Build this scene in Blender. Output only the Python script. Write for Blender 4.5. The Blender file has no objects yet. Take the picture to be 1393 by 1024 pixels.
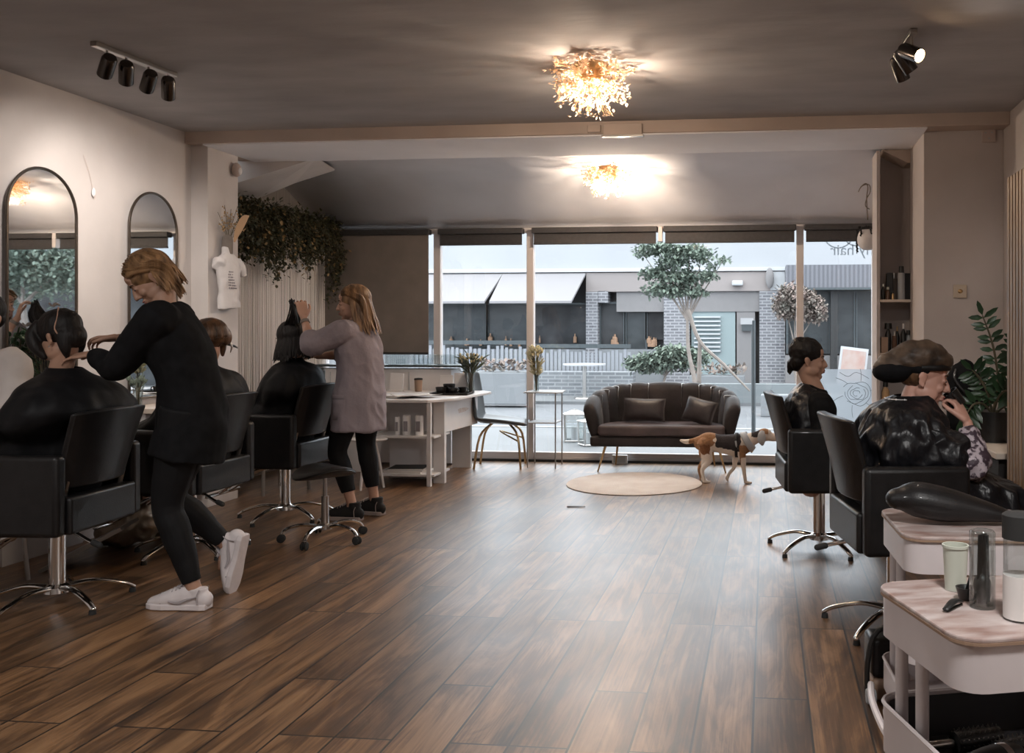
EXPOSURE = 0.45; SKY = 4.4; LK = 1.6; OUTK = .57; FILL = .85; CH = 28
import bpy, math, random
from mathutils import Vector, Matrix, Quaternion, noise
R = math.radians
S = bpy.context.scene
COL = S.collection
V = Vector

# ------------------------------------------------------------------ materials
def mat(name, col, rough=.5, metal=0., var=.0, scale=8., bump=0., bscale=40., stretch=(1,1,1), col2=None, spec=.5, emit=None, estr=0, coat=0.):
    m = bpy.data.materials.new(name); m.use_nodes = True
    nt = m.node_tree; N = nt.nodes; L = nt.links
    b = N['Principled BSDF']
    b.inputs['Base Color'].default_value = (*col, 1)
    b.inputs['Roughness'].default_value = rough
    b.inputs['Metallic'].default_value = metal
    b.inputs['Specular IOR Level'].default_value = spec
    b.inputs['Coat Weight'].default_value = coat
    if emit:
        b.inputs['Emission Color'].default_value = (*emit, 1); b.inputs['Emission Strength'].default_value = estr
    if var or bump or col2:
        tc = N.new('ShaderNodeTexCoord'); mp = N.new('ShaderNodeMapping'); mp.inputs['Scale'].default_value = stretch
        L.new(tc.outputs['Object'], mp.inputs['Vector'])
    if var or col2:
        n = N.new('ShaderNodeTexNoise'); n.inputs['Scale'].default_value = scale; n.inputs['Detail'].default_value = 6
        L.new(mp.outputs[0], n.inputs['Vector'])
        r = N.new('ShaderNodeValToRGB'); r.color_ramp.elements[0].position = .3; r.color_ramp.elements[1].position = .7
        c2 = col2 or tuple(min(1, c*(1+var)) for c in col)
        c1 = col if col2 else tuple(c*(1-var) for c in col)
        r.color_ramp.elements[0].color = (*c1, 1); r.color_ramp.elements[1].color = (*c2, 1)
        L.new(n.outputs[0], r.inputs[0]); L.new(r.outputs[0], b.inputs['Base Color'])
    if bump:
        n2 = N.new('ShaderNodeTexNoise'); n2.inputs['Scale'].default_value = bscale; n2.inputs['Detail'].default_value = 4
        L.new(mp.outputs[0], n2.inputs['Vector'])
        bp = N.new('ShaderNodeBump'); bp.inputs['Strength'].default_value = bump; bp.inputs['Distance'].default_value = .01
        L.new(n2.outputs[0], bp.inputs['Height']); L.new(bp.outputs[0], b.inputs['Normal'])
    return m

def glass_mat(name, tint=(1,1,1), refl=.08):
    m = bpy.data.materials.new(name); m.use_nodes = True
    N = m.node_tree.nodes; L = m.node_tree.links; N.clear()
    o = N.new('ShaderNodeOutputMaterial'); t = N.new('ShaderNodeBsdfTransparent'); g = N.new('ShaderNodeBsdfGlossy')
    t.inputs[0].default_value = (*tint, 1); g.inputs['Roughness'].default_value = .02
    lw = N.new('ShaderNodeLayerWeight'); lw.inputs[0].default_value = .25
    mul = N.new('ShaderNodeMath'); mul.operation = 'MULTIPLY_ADD'; mul.inputs[1].default_value = .4; mul.inputs[2].default_value = refl*.4
    x = N.new('ShaderNodeMixShader')
    L.new(lw.outputs['Fresnel'], mul.inputs[0]); L.new(mul.outputs[0], x.inputs[0])
    L.new(t.outputs[0], x.inputs[1]); L.new(g.outputs[0], x.inputs[2]); L.new(x.outputs[0], o.inputs[0])
    return m

def frost_mat(name, col, fac):
    m = bpy.data.materials.new(name); m.use_nodes = True
    N = m.node_tree.nodes; L = m.node_tree.links; N.clear()
    o = N.new('ShaderNodeOutputMaterial'); t = N.new('ShaderNodeBsdfTransparent'); g = N.new('ShaderNodeBsdfTranslucent'); d = N.new('ShaderNodeBsdfDiffuse')
    g.inputs[0].default_value = (*col, 1); d.inputs[0].default_value = (*col, 1)
    a = N.new('ShaderNodeAddShader'); x = N.new('ShaderNodeMixShader'); x.inputs[0].default_value = fac
    x2 = N.new('ShaderNodeMixShader'); x2.inputs[0].default_value = .3
    L.new(g.outputs[0], x2.inputs[1]); L.new(d.outputs[0], x2.inputs[2])
    L.new(t.outputs[0], x.inputs[1]); L.new(x2.outputs[0], x.inputs[2]); L.new(x.outputs[0], o.inputs[0])
    return m

def floor_mat():
    m = bpy.data.materials.new('plank_floor'); m.use_nodes = True
    nt = m.node_tree; N = nt.nodes; L = nt.links; b = N['Principled BSDF']
    tc = N.new('ShaderNodeTexCoord'); mp = N.new('ShaderNodeMapping')
    mp.inputs['Rotation'].default_value = (0, 0, R(90)); mp.inputs['Location'].default_value = (.31, .045, 0)
    L.new(tc.outputs['Object'], mp.inputs[0])
    br = N.new('ShaderNodeTexBrick'); br.offset = .37; br.offset_frequency = 3; br.squash = 1
    br.inputs['Scale'].default_value = 1; br.inputs['Brick Width'].default_value = 1.25; br.inputs['Row Height'].default_value = .19
    br.inputs['Mortar Size'].default_value = .0042; br.inputs['Mortar Smooth'].default_value = .15; br.inputs['Bias'].default_value = 0
    br.inputs['Color1'].default_value = (0, 0, 0, 1); br.inputs['Color2'].default_value = (1, 1, 1, 1); br.inputs['Mortar'].default_value = (.5, .5, .5, 1)
    L.new(mp.outputs[0], br.inputs[0])
    # per-plank offset for the grain
    mp2 = N.new('ShaderNodeMapping'); mp2.inputs['Scale'].default_value = (5.5, .85, 1)
    add = N.new('ShaderNodeVectorMath'); add.operation = 'MULTIPLY_ADD'; add.inputs[1].default_value = (7, 9, 5)
    L.new(tc.outputs['Object'], mp2.inputs[0]); L.new(br.outputs['Color'], add.inputs[0]); L.new(mp2.outputs[0], add.inputs[2])
    n1 = N.new('ShaderNodeTexNoise'); n1.inputs['Scale'].default_value = 1.5; n1.inputs['Detail'].default_value = 9; n1.inputs['Distortion'].default_value = 1.6; n1.inputs['Roughness'].default_value = .62
    L.new(add.outputs[0], n1.inputs[0])
    r1 = N.new('ShaderNodeValToRGB'); e = r1.color_ramp.elements
    e[0].position = .26; e[0].color = (.045, .023, .011, 1); e[1].position = .76; e[1].color = (.31, .175, .085, 1)
    k = e.new(.45); k.color = (.105, .052, .022, 1)
    k = e.new(.56); k.color = (.20, .105, .048, 1)
    mp4 = N.new('ShaderNodeMapping'); mp4.inputs['Scale'].default_value = (6, .6, 1); L.new(add.outputs[0], mp4.inputs[0])
    n4 = N.new('ShaderNodeTexNoise'); n4.inputs['Scale'].default_value = 3.2; n4.inputs['Detail'].default_value = 6; n4.inputs['Distortion'].default_value = .5; L.new(mp4.outputs[0], n4.inputs[0])
    mg4 = N.new('ShaderNodeMath'); mg4.operation = 'MULTIPLY_ADD'; mg4.inputs[1].default_value = .42; L.new(n4.outputs[0], mg4.inputs[0])
    sb4 = N.new('ShaderNodeMath'); sb4.operation = 'SUBTRACT'; sb4.inputs[1].default_value = .21; L.new(n1.outputs[0], sb4.inputs[0]); L.new(sb4.outputs[0], mg4.inputs[2])
    L.new(mg4.outputs[0], r1.inputs[0])
    hs = N.new('ShaderNodeHueSaturation')
    mr = N.new('ShaderNodeMapRange'); mr.inputs[3].default_value = .68; mr.inputs[4].default_value = 1.38
    L.new(br.outputs['Color'], mr.inputs[0]); L.new(mr.outputs[0], hs.inputs['Value']); L.new(r1.outputs[0], hs.inputs['Color'])
    # knots / dark streaks
    n3 = N.new('ShaderNodeTexNoise'); n3.inputs['Scale'].default_value = .9; n3.inputs['Detail'].default_value = 3; n3.inputs['Distortion'].default_value = .8
    L.new(add.outputs[0], n3.inputs[0])
    r3 = N.new('ShaderNodeValToRGB'); r3.color_ramp.elements[0].position = .27; r3.color_ramp.elements[0].color = (.25, .25, .25, 1); r3.color_ramp.elements[1].position = .4; r3.color_ramp.elements[1].color = (1, 1, 1, 1)
    L.new(n3.outputs[0], r3.inputs[0])
    mu = N.new('ShaderNodeMix'); mu.data_type = 'RGBA'; mu.blend_type = 'MULTIPLY'; mu.inputs[0].default_value = 1
    L.new(hs.outputs[0], mu.inputs[6]); L.new(r3.outputs[0], mu.inputs[7])
    mx = N.new('ShaderNodeMix'); mx.data_type = 'RGBA'; mx.inputs[7].default_value = (.012, .008, .005, 1)
    L.new(br.outputs['Fac'], mx.inputs[0]); L.new(mu.outputs[2], mx.inputs[6]); L.new(mx.outputs[2], b.inputs['Base Color'])
    n2 = N.new('ShaderNodeTexNoise'); n2.inputs['Scale'].default_value = 2.2; n2.inputs['Detail'].default_value = 5; L.new(tc.outputs['Object'], n2.inputs[0])
    rr = N.new('ShaderNodeMapRange'); rr.inputs[3].default_value = .34; rr.inputs[4].default_value = .52; L.new(n2.outputs[0], rr.inputs[0]); L.new(rr.outputs[0], b.inputs['Roughness'])
    b.inputs['Specular IOR Level'].default_value = .55
    b.inputs['Coat Weight'].default_value = .55; b.inputs['Coat Roughness'].default_value = .36
    ad = N.new('ShaderNodeMath'); ad.operation = 'MULTIPLY_ADD'; ad.inputs[1].default_value = -1.2; L.new(br.outputs['Fac'], ad.inputs[0]); L.new(n1.outputs[0], ad.inputs[2])
    bp = N.new('ShaderNodeBump'); bp.inputs['Strength'].default_value = .22; bp.inputs['Distance'].default_value = .004
    L.new(ad.outputs[0], bp.inputs['Height']); L.new(bp.outputs[0], b.inputs['Normal'])
    return m

def brick_mat(name, c1, c2, mortar, w=.42, h=.12, ms=.018, rough=.7, axis='X'):
    m = bpy.data.materials.new(name); m.use_nodes = True
    nt = m.node_tree; N = nt.nodes; L = nt.links; b = N['Principled BSDF']; b.inputs['Roughness'].default_value = rough
    tc = N.new('ShaderNodeTexCoord'); mp = N.new('ShaderNodeMapping'); mp.inputs['Rotation'].default_value = (R(90), 0, 0)
    L.new(tc.outputs['Object'], mp.inputs[0])
    br = N.new('ShaderNodeTexBrick'); br.inputs['Scale'].default_value = 1; br.inputs['Brick Width'].default_value = w; br.inputs['Row Height'].default_value = h; br.inputs['Mortar Size'].default_value = ms
    br.inputs['Color1'].default_value = (*c1, 1); br.inputs['Color2'].default_value = (*c2, 1); br.inputs['Mortar'].default_value = (*mortar, 1)
    L.new(mp.outputs[0], br.inputs[0]); L.new(br.outputs[0], b.inputs['Base Color'])
    return m

def strip_mat(name, c1, c2, scale, rough=.6, axis=0):
    m = bpy.data.materials.new(name); m.use_nodes = True
    nt = m.node_tree; N = nt.nodes; L = nt.links; b = N['Principled BSDF']; b.inputs['Roughness'].default_value = rough
    tc = N.new('ShaderNodeTexCoord'); w = N.new('ShaderNodeTexWave'); w.inputs['Scale'].default_value = scale; w.bands_direction = 'XYZ'[axis]; w.inputs['Distortion'].default_value = .4
    L.new(tc.outputs['Object'], w.inputs[0])
    r = N.new('ShaderNodeValToRGB'); r.color_ramp.elements[0].color = (*c1, 1); r.color_ramp.elements[1].color = (*c2, 1)
    L.new(w.outputs[0], r.inputs[0]); L.new(r.outputs[0], b.inputs['Base Color'])
    return m

M = {}
M['floor'] = floor_mat()
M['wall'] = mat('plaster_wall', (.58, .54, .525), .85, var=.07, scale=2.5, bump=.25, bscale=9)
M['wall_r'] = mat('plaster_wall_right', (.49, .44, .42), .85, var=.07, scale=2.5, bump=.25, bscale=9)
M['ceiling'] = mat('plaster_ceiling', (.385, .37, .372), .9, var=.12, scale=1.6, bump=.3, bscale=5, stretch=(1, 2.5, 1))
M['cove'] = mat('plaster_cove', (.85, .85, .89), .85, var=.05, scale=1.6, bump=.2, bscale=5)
M['beam'] = mat('painted_beam', (.50, .41, .355), .75, var=.08, scale=3)
M['white'] = mat('white_paint', (.74, .72, .72), .4, var=.04, scale=5)
M['frame'] = mat('window_frame_paint', (.62, .58, .57), .45)
M['black'] = mat('black_plastic', (.012, .012, .012), .4)
M['rubber'] = mat('dark_rubber', (.02, .02, .02), .8)
M['leather'] = mat('black_leather', (.008, .0075, .008), .44, var=.3, scale=20, bump=.10, bscale=160, coat=.15, spec=.35)
M['leather_g'] = mat('grey_leather', (.13, .125, .125), .42, var=.15, scale=12, bump=.12, bscale=160)
M['chrome'] = mat('chrome', (.75, .74, .73), .12, 1.)
M['steel'] = mat('brushed_steel', (.42, .40, .38), .3, 1.)
M['brass'] = mat('brass', (.55, .37, .19), .3, 1.)
M['mirror'] = mat('mirror_silver', (.82, .84, .85), .015, 1.)
M['blind'] = mat('roller_blind_dark', (.045, .043, .045), .7, var=.15, scale=30)
M['blind_g'] = mat('roller_blind_taupe', (.215, .185, .165), .85, var=.1, scale=5, bump=.1, bscale=200)
M['skin'] = mat('skin', (.50, .29, .205), .5, var=.08, scale=14)
M['skin_p'] = mat('skin_rosy', (.56, .31, .24), .48, var=.1, scale=10)
M['skin_d'] = mat('skin_tan', (.42, .24, .165), .5, var=.08, scale=12)
M['lip'] = mat('lip', (.42, .16, .14), .4)
M['eye'] = mat('eye', (.10, .08, .075), .2)
M['brow'] = mat('eyebrow', (.07, .04, .025), .8)
M['cloth_b'] = mat('black_cloth', (.007, .007, .008), .85, var=.3, scale=25, spec=.15)
M['cape'] = mat('black_nylon', (.006, .006, .007), .6, spec=.2, var=.3, scale=12, bump=.3, bscale=18)
M['cape_s'] = mat('shiny_black_vinyl', (.008, .008, .010), .38, spec=.4, bump=1.0, bscale=22, stretch=(1, 1, .45))
M['legging'] = mat('black_legging', (.006, .006, .007), .75, spec=.25)
M['lilac'] = mat('lilac_grey_cotton', (.30, .258, .285), .85, var=.1, scale=6, bump=.25, bscale=60)
M['pattern'] = mat('patterned_sleeve', (.055, .035, .05), .6, col2=(.50, .43, .47), scale=34)
_r = [n for n in M['pattern'].node_tree.nodes if n.type == 'VALTORGB'][0]; _r.color_ramp.elements[0].position = .47; _r.color_ramp.elements[1].position = .54
M['shirt_w'] = mat('white_shirt', (.66, .60, .57), .8, var=.06, scale=6)
M['sneaker'] = mat('white_sneaker', (.72, .66, .66), .5, var=.05, scale=20)
M['sneaker_l'] = mat('sneaker_panel', (.40, .36, .37), .6)
M['lining'] = mat('dark_tray_lining', (.045, .045, .05), .7)
M['satin'] = mat('dark_satin', (.026, .020, .021), .42, var=.4, scale=9, bump=.3, bscale=14)
M['tan'] = mat('tan_leather', (.30, .17, .08), .5)
M['canvas_b'] = mat('black_canvas', (.012, .011, .012), .8)
M['sole'] = mat('rubber_sole', (.36, .30, .28), .7)
M['sock'] = mat('white_sock', (.75, .75, .77), .9)
def hairm(n, a, b_, rough=.42, scale=9):
    return mat(n, a, rough, col2=b_, scale=scale, stretch=(3.2, 3.2, .35), bump=.4, bscale=30)
M['hair_blonde'] = hairm('hair_dark_blonde', (.075, .038, .018), (.42, .24, .115))
M['hair_blonde2'] = hairm('hair_highlight', (.13, .065, .03), (.50, .30, .16))
M['hair_black'] = hairm('hair_black', (.005, .004, .004), (.014, .010, .009), .55)
M['hair_black'].node_tree.nodes['Principled BSDF'].inputs['Specular IOR Level'].default_value = .3
M['bronze'] = mat('dark_bronze', (.12, .10, .085), .35, .9)
M['gunmetal'] = mat('gunmetal', (.10, .09, .085), .25, 1.)
M['hair_brown'] = hairm('hair_brown', (.025, .013, .008), (.17, .085, .04), .38)
M['wrap'] = mat('brown_head_wrap', (.018, .012, .009), .55, col2=(.11, .068, .042), scale=5, stretch=(1, 3, 3), bump=.3, bscale=20)
M['velvet'] = mat('dark_velvet', (.020, .015, .016), .6, var=.6, scale=5, bump=.15, bscale=60, spec=.3)
M['velvet'].node_tree.nodes['Principled BSDF'].inputs['Sheen Weight'].default_value = .12
M['velvet_seat'] = mat('glare_velvet_seat', (.075, .055, .057), .6, var=.35, scale=6)  # glare on the seat top is put into this paler velvet colour
M['rug'] = mat('cream_rug', (.78, .72, .67), .95, col2=(.66, .58, .53), scale=5, bump=.5, bscale=120)
M['wood'] = mat('slat_wood', (.15, .085, .045), .38, col2=(.34, .20, .10), scale=6, stretch=(6, 6, .5))
M['wood_dark'] = mat('slat_backing', (.012, .010, .009), .8)
M['lino'] = mat('cream_ledge', (.62, .53, .45), .5, var=.05)
M['trolley'] = mat('white_trolley_enamel', (.60, .545, .55), .38, var=.03, scale=9)
M['marble'] = mat('stained_marble_top', (.26, .16, .135), .35, col2=(.54, .48, .465), scale=9, stretch=(1, 2.6, 1))
M['edge'] = mat('ply_edge', (.30, .20, .14), .5)
M['green'] = mat('glossy_leaf', (.020, .052, .020), .35, var=.4, scale=8)
M['ivy'] = mat('ivy_leaf', (.022, .030, .016), .6, col2=(.085, .078, .04), scale=14)
M['ivy_o'] = mat('autumn_leaf', (.30, .20, .09), .6)
M['stem'] = mat('stem', (.10, .085, .05), .7)
M['dried'] = mat('dried_flower', (.42, .28, .15), .8)
M['pampas'] = mat('tan_feather', (.50, .33, .20), .85)
M['string'] = mat('silver_string', (.78, .73, .70), .4)
M['curt_b'] = mat('curtain_backing', (.22, .195, .18), .8, var=.3, scale=9, stretch=(1, 8, .3))
M['glass'] = glass_mat('window_glass', (.97, .985, .99))
M['glass_o'] = glass_mat('object_glass', (.90, .93, .93), .25)
M['cup'] = mat('pale_green_cup', (.50, .52, .45), .45)
M['amber'] = mat('amber_glass', (.10, .05, .03), .12)
M['bagfoil'] = mat('foil_bag', (.40, .34, .27), .3, metal=.75, bump=1.0, bscale=9)
M['bulb'] = mat('bulb_glow', (1, .8, .55), .5, emit=(1, .72, .42), estr=9)
M['spotglow'] = mat('spot_glow', (1, .8, .55), .5, emit=(1, .66, .36), estr=40)
M['crystal'] = mat('amber_crystal', (.85, .62, .42), .25, emit=(1, .62, .34), estr=.22)
M['plaster_obj'] = mat('white_fabric', (.66, .63, .63), .75, var=.04, scale=12, bump=.2, bscale=40)
M['print'] = mat('grey_print', (.24, .22, .24), .8)
M['paper'] = mat('paper', (.72, .69, .67), .7, var=.05, scale=5)
M['dogwhite'] = mat('dog_white_fur', (.74, .66, .58), .9, bump=.5, bscale=90)
M['greyshell'] = mat('dark_grey_shell', (.055, .062, .068), .35, var=.15, scale=4)
M['fpink'] = mat('pale_petals', (.70, .62, .45), .8, col2=(.45, .42, .22), scale=40)
# outside
M['pave'] = mat('pavement', (.215, .225, .235), .75, var=.12, scale=1.2)
M['road'] = mat('road_asphalt', (.20, .21, .225), .8, var=.08, scale=.8)
M['kerb'] = mat('kerb_stone', (.36, .37, .38), .8)
M['slab'] = brick_mat('pavement_slab', (.30, .33, .34), (.25, .28, .295), (.30, .32, .33), .6, .3, .015)
M['facade'] = mat('pale_facade', (.50, .51, .53), .85, var=.05, scale=.5)
M['facade_c'] = mat('cream_fascia', (.42, .37, .355), .8, var=.08, scale=.6)
M['facade_g'] = mat('grey_band', (.30, .285, .285), .8, var=.05)
M['ledge'] = mat('white_ledge', (.66, .67, .69), .6)
M['awning'] = mat('white_awning', (.35, .335, .345), .7, var=.04, scale=1)
M['brick'] = brick_mat('pale_brick', (.17, .17, .19), (.26, .26, .28), (.46, .46, .48), .21, .072, .013)
M['brick2'] = brick_mat('low_brick', (.20, .215, .235), (.27, .285, .30), (.40, .42, .44), .30, .08, .014)
M['darkglass'] = mat('dark_shop_glass', (.018, .024, .027), .3, col2=(.075, .085, .09), scale=1.7, stretch=(1, 1, 2.2), spec=.3)
M['black_shop'] = mat('black_shopfront', (.008, .008, .009), .4, col2=(.05, .052, .055), scale=1.6, spec=.2)
M['teal'] = mat('pale_teal_paint', (.34, .42, .43), .7)
M['corr'] = strip_mat('corrugated_canopy', (.13, .13, .15), (.23, .23, .255), 3.2)
M['picket'] = mat('pale_picket', (.36, .375, .41), .6)
M['iron'] = mat('dark_iron', (.04, .05, .055), .5)
M['bark'] = mat('bark', (.20, .17, .15), .9, var=.2)
M['leaf_out'] = mat('street_leaf', (.17, .23, .18), .8, col2=(.28, .34, .27), scale=5)
M['leaf_pink'] = mat('coppery_leaf', (.36, .25, .22), .8, col2=(.28, .27, .23), scale=5)
M['concrete'] = mat('pale_concrete', (.30, .315, .33), .8, var=.06, scale=2)
M['orange'] = mat('faded_orange', (.45, .27, .17), .7)
M['letter'] = mat('vinyl_letter', (.40, .42, .44), .6)
M['cream_plate'] = mat('cream_plastic', (.52, .43, .34), .5)
M['plate'] = mat('wall_plate_plastic', (.50, .41, .37), .5)

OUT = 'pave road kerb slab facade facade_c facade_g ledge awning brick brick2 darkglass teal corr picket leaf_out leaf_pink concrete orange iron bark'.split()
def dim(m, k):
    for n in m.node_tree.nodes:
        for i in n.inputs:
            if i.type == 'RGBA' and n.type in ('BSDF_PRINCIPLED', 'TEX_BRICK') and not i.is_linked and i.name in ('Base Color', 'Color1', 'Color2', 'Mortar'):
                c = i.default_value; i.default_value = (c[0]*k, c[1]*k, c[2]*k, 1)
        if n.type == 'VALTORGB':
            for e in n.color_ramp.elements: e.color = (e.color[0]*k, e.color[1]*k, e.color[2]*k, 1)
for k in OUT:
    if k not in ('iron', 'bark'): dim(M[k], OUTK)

# ------------------------------------------------------------------ mesh builder
def frame_of(d, side=None):
    d = d.normalized(); s = V(side) if side is not None else (V((1, 0, 0)) if abs(d.x) < .9 else V((0, 1, 0)))
    s = s - d*s.dot(d)
    if s.length < 1e-5: s = d.orthogonal()
    s.normalize(); return s, d.cross(s).normalized(), d
def cr(pts, sub):
    """Catmull-Rom through tuples of any length"""
    if sub <= 1 or len(pts) < 3: return [tuple(p) for p in pts]
    out = []
    for i in range(len(pts)-1):
        p0 = pts[max(0, i-1)]; p1 = pts[i]; p2 = pts[i+1]; p3 = pts[min(len(pts)-1, i+2)]
        for k in range(sub):
            t = k/sub
            out.append(tuple(.5*((2*b)+(c-a)*t+(2*a-5*b+4*c-d)*t*t+(-a+3*b-3*c+d)*t**3) for a, b, c, d in zip(p0, p1, p2, p3)))
    out.append(tuple(pts[-1])); return out
class MB:
    def __init__(s): s.v = []; s.f = []; s.M = Matrix.Identity(4)
    def add(s, vs, fs):
        n = len(s.v); s.v += [s.M @ V(p) for p in vs]; s.f += [tuple(i+n for i in f) for f in fs]; return s
    def box(s, x0, x1, y0, y1, z0, z1):
        return s.add([(x, y, z) for x in (x0, x1) for y in (y0, y1) for z in (z0, z1)], [(0,1,3,2),(4,6,7,5),(0,4,5,1),(2,3,7,6),(0,2,6,4),(1,5,7,3)])
    def obox(s, c, size, rz=0, rx=0, ry=0):
        m = Matrix.Translation(c) @ Matrix.Rotation(rz,4,'Z') @ Matrix.Rotation(ry,4,'Y') @ Matrix.Rotation(rx,4,'X')
        old = s.M; s.M = old @ m; a, b, c_ = [q/2 for q in size]; s.box(-a, a, -b, b, -c_, c_); s.M = old; return s
    def tube(s, path, rad, n=10, sub=4, side=None, cap=True, round_=False):
        """path points; rad: number, list of numbers or list of (a,b)"""
        if not isinstance(rad, (list, tuple)): rad = [rad]*len(path)
        P = []
        for p, r in zip(path, rad):
            a, b = (r if isinstance(r, (list, tuple)) else (r, r)); P.append((*p, a, b))
        P = cr(P, sub if len(P) > 2 else 1)
        if round_ :
            def endcap(a, b):
                d = V(a[:3])-V(b[:3]); d.normalize(); out = []
                for q in (.35, .7, .92, 1.0):
                    k = math.sqrt(max(0, 1-q*q)) if q < 1 else .08
                    rr = (a[3]+a[4])/2; c = V(a[:3])+d*rr*q; out.append((c.x, c.y, c.z, a[3]*k, a[4]*k))
                return out
            P = endcap(P[0], P[1])[::-1] + P + endcap(P[-1], P[-2])
        vs = []; fs = []; u = None
        for i, p in enumerate(P):
            c = V(p[:3])
            d = (V(P[min(i+1, len(P)-1)][:3]) - V(P[max(i-1, 0)][:3]))
            if d.length < 1e-7: d = V((0, 0, 1))
            d.normalize()
            if u is None: u, w, d = frame_of(d, side)
            else:
                u = u - d*u.dot(d)
                if u.length < 1e-6: u = d.orthogonal()
                u.normalize(); w = d.cross(u)
            for k in range(n):
                t = 2*math.pi*k/n; vs.append(c+u*math.cos(t)*p[3]+w*math.sin(t)*p[4])
        m = len(P)
        for i in range(m-1):
            for k in range(n): fs.append((i*n+k, i*n+(k+1) % n, (i+1)*n+(k+1) % n, (i+1)*n+k))
        if cap: fs.append(tuple(range(n))[::-1]); fs.append(tuple((m-1)*n+k for k in range(n)))
        return s.add(vs, fs)
    def ell(s, c, r, rot=None, n=16, m=10):
        if not isinstance(r, (tuple, list)): r = (r, r, r)
        old = s.M; s.M = old @ Matrix.Translation(c) @ (rot or Matrix.Identity(4))
        vs = [(0, 0, r[2])]; fs = []
        for i in range(1, m):
            a = math.pi*i/m
            for k in range(n):
                t = 2*math.pi*k/n; vs.append((r[0]*math.sin(a)*math.cos(t), r[1]*math.sin(a)*math.sin(t), r[2]*math.cos(a)))
        vs.append((0, 0, -r[2])); last = len(vs)-1
        for k in range(n): fs.append((0, 1+k, 1+(k+1) % n)); fs.append((last, last-n+(k+1) % n, last-n+k))
        for i in range(m-2):
            for k in range(n): fs.append((1+i*n+k, 1+(i+1)*n+k, 1+(i+1)*n+(k+1) % n, 1+i*n+(k+1) % n))
        s.add(vs, fs); s.M = old; return s
    def lathe(s, prof, c=(0, 0, 0), n=24, sub=1, sx=1, sy=1, close=False):
        P = cr(prof, sub); vs = []; fs = []
        for r, z in P:
            for k in range(n): t = 2*math.pi*k/n; vs.append((c[0]+r*math.cos(t)*sx, c[1]+r*math.sin(t)*sy, c[2]+z))
        m = len(P); q = m if close else m-1
        for i in range(q):
            j = (i+1) % m
            for k in range(n): fs.append((i*n+k, i*n+(k+1) % n, j*n+(k+1) % n, j*n+k))
        if not close:
            if P[0][0] > 1e-4: fs.append(tuple(range(n))[::-1])
            if P[-1][0] > 1e-4: fs.append(tuple((m-1)*n+k for k in range(n)))
        return s.add(vs, fs)
    def cyl(s, p0, p1, r0, r1=None, n=16): return s.tube([p0, p1], [r0, r0 if r1 is None else r1], n=n)
    def prism(s, pts, off):
        n = len(pts); o = V(off); vs = [V(p) for p in pts]+[V(p)+o for p in pts]
        return s.add(vs, [tuple(range(n))[::-1], tuple(range(n, 2*n))]+[(i, (i+1) % n, (i+1) % n+n, i+n) for i in range(n)])
    def grid(s, fn, nu, nv, thick=None):
        vs = [fn(i/nu, j/nv) for i in range(nu+1) for j in range(nv+1)]
        fs = [(i*(nv+1)+j, (i+1)*(nv+1)+j, (i+1)*(nv+1)+j+1, i*(nv+1)+j+1) for i in range(nu) for j in range(nv)]
        return s.add(vs, fs)
    def leaf(s, c, d, up, L, W):
        d = V(d).normalized(); sd = d.cross(V(up));
        if sd.length < 1e-4: sd = d.orthogonal()
        sd.normalize(); nn = sd.cross(d); c = V(c)
        return s.add([c, c+d*L*.35+sd*W*.5+nn*L*.06, c+d*L*.75+sd*W*.38, c+d*L, c+d*L*.75-sd*W*.38, c+d*L*.35-sd*W*.5+nn*L*.06, c+d*L*.4-nn*L*.03], [(0,6,1),(1,6,2),(2,6,3),(3,6,4),(4,6,5),(5,6,0)])
    def obj(s, name, m, parent=None, smooth=True, bevel=0, seg=2, solid=0, subd=0, angle=40):
        me = bpy.data.meshes.new(name); me.from_pydata([tuple(p) for p in s.v], [], s.f); me.update()
        o = bpy.data.objects.new(name, me); COL.objects.link(o)
        if m is not None: me.materials.append(m if not isinstance(m, str) else M[m])
        if smooth:
            me.polygons.foreach_set('use_smooth', [True]*len(me.polygons))
            if angle < 180: 
                try: me.set_sharp_from_angle(angle=R(angle))
                except Exception: pass
        if solid:
            q = o.modifiers.new('solid', 'SOLIDIFY'); q.thickness = solid; q.offset = 0
        if bevel:
            q = o.modifiers.new('bevel', 'BEVEL'); q.width = bevel; q.segments = seg; q.limit_method = 'ANGLE'
        if subd:
            q = o.modifiers.new('sub', 'SUBSURF'); q.levels = subd; q.render_levels = subd
        if parent: o.parent = parent
        return o
    def blob(s, name, m, parent=None, voxel=.006, it=3, fn=None):
        """fuse the overlapping closed shapes into ONE continuous skin"""
        o = s.obj(name, m, None, smooth=False)
        q = o.modifiers.new('r', 'REMESH'); q.mode = 'VOXEL'; q.voxel_size = voxel; q.use_smooth_shade = True
        if it: q = o.modifiers.new('s', 'SMOOTH'); q.factor = .5; q.iterations = it
        dg = bpy.context.evaluated_depsgraph_get(); dg.update()
        me = bpy.data.meshes.new_from_object(o.evaluated_get(dg)); o.modifiers.clear()
        old = o.data; o.data = me; bpy.data.meshes.remove(old); me.name = name
        if not me.materials: me.materials.append(M[m] if isinstance(m, str) else m)
        if fn:
            nn = [v.normal.copy() for v in me.vertices]
            for v, k in zip(me.vertices, nn): v.co += k*fn(v.co)
        me.polygons.foreach_set('use_smooth', [True]*len(me.polygons)); me.update()
        if parent: o.parent = parent
        return o
def thing(name, label, cat, loc=(0, 0, 0), rz=0, group=None):
    o = bpy.data.objects.new(name, None); COL.objects.link(o); o.empty_display_size = .1
    o.location = loc; o.rotation_euler = (0, 0, rz); o['label'] = label; o['category'] = cat
    if group: o['group'] = group
    return o
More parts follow.
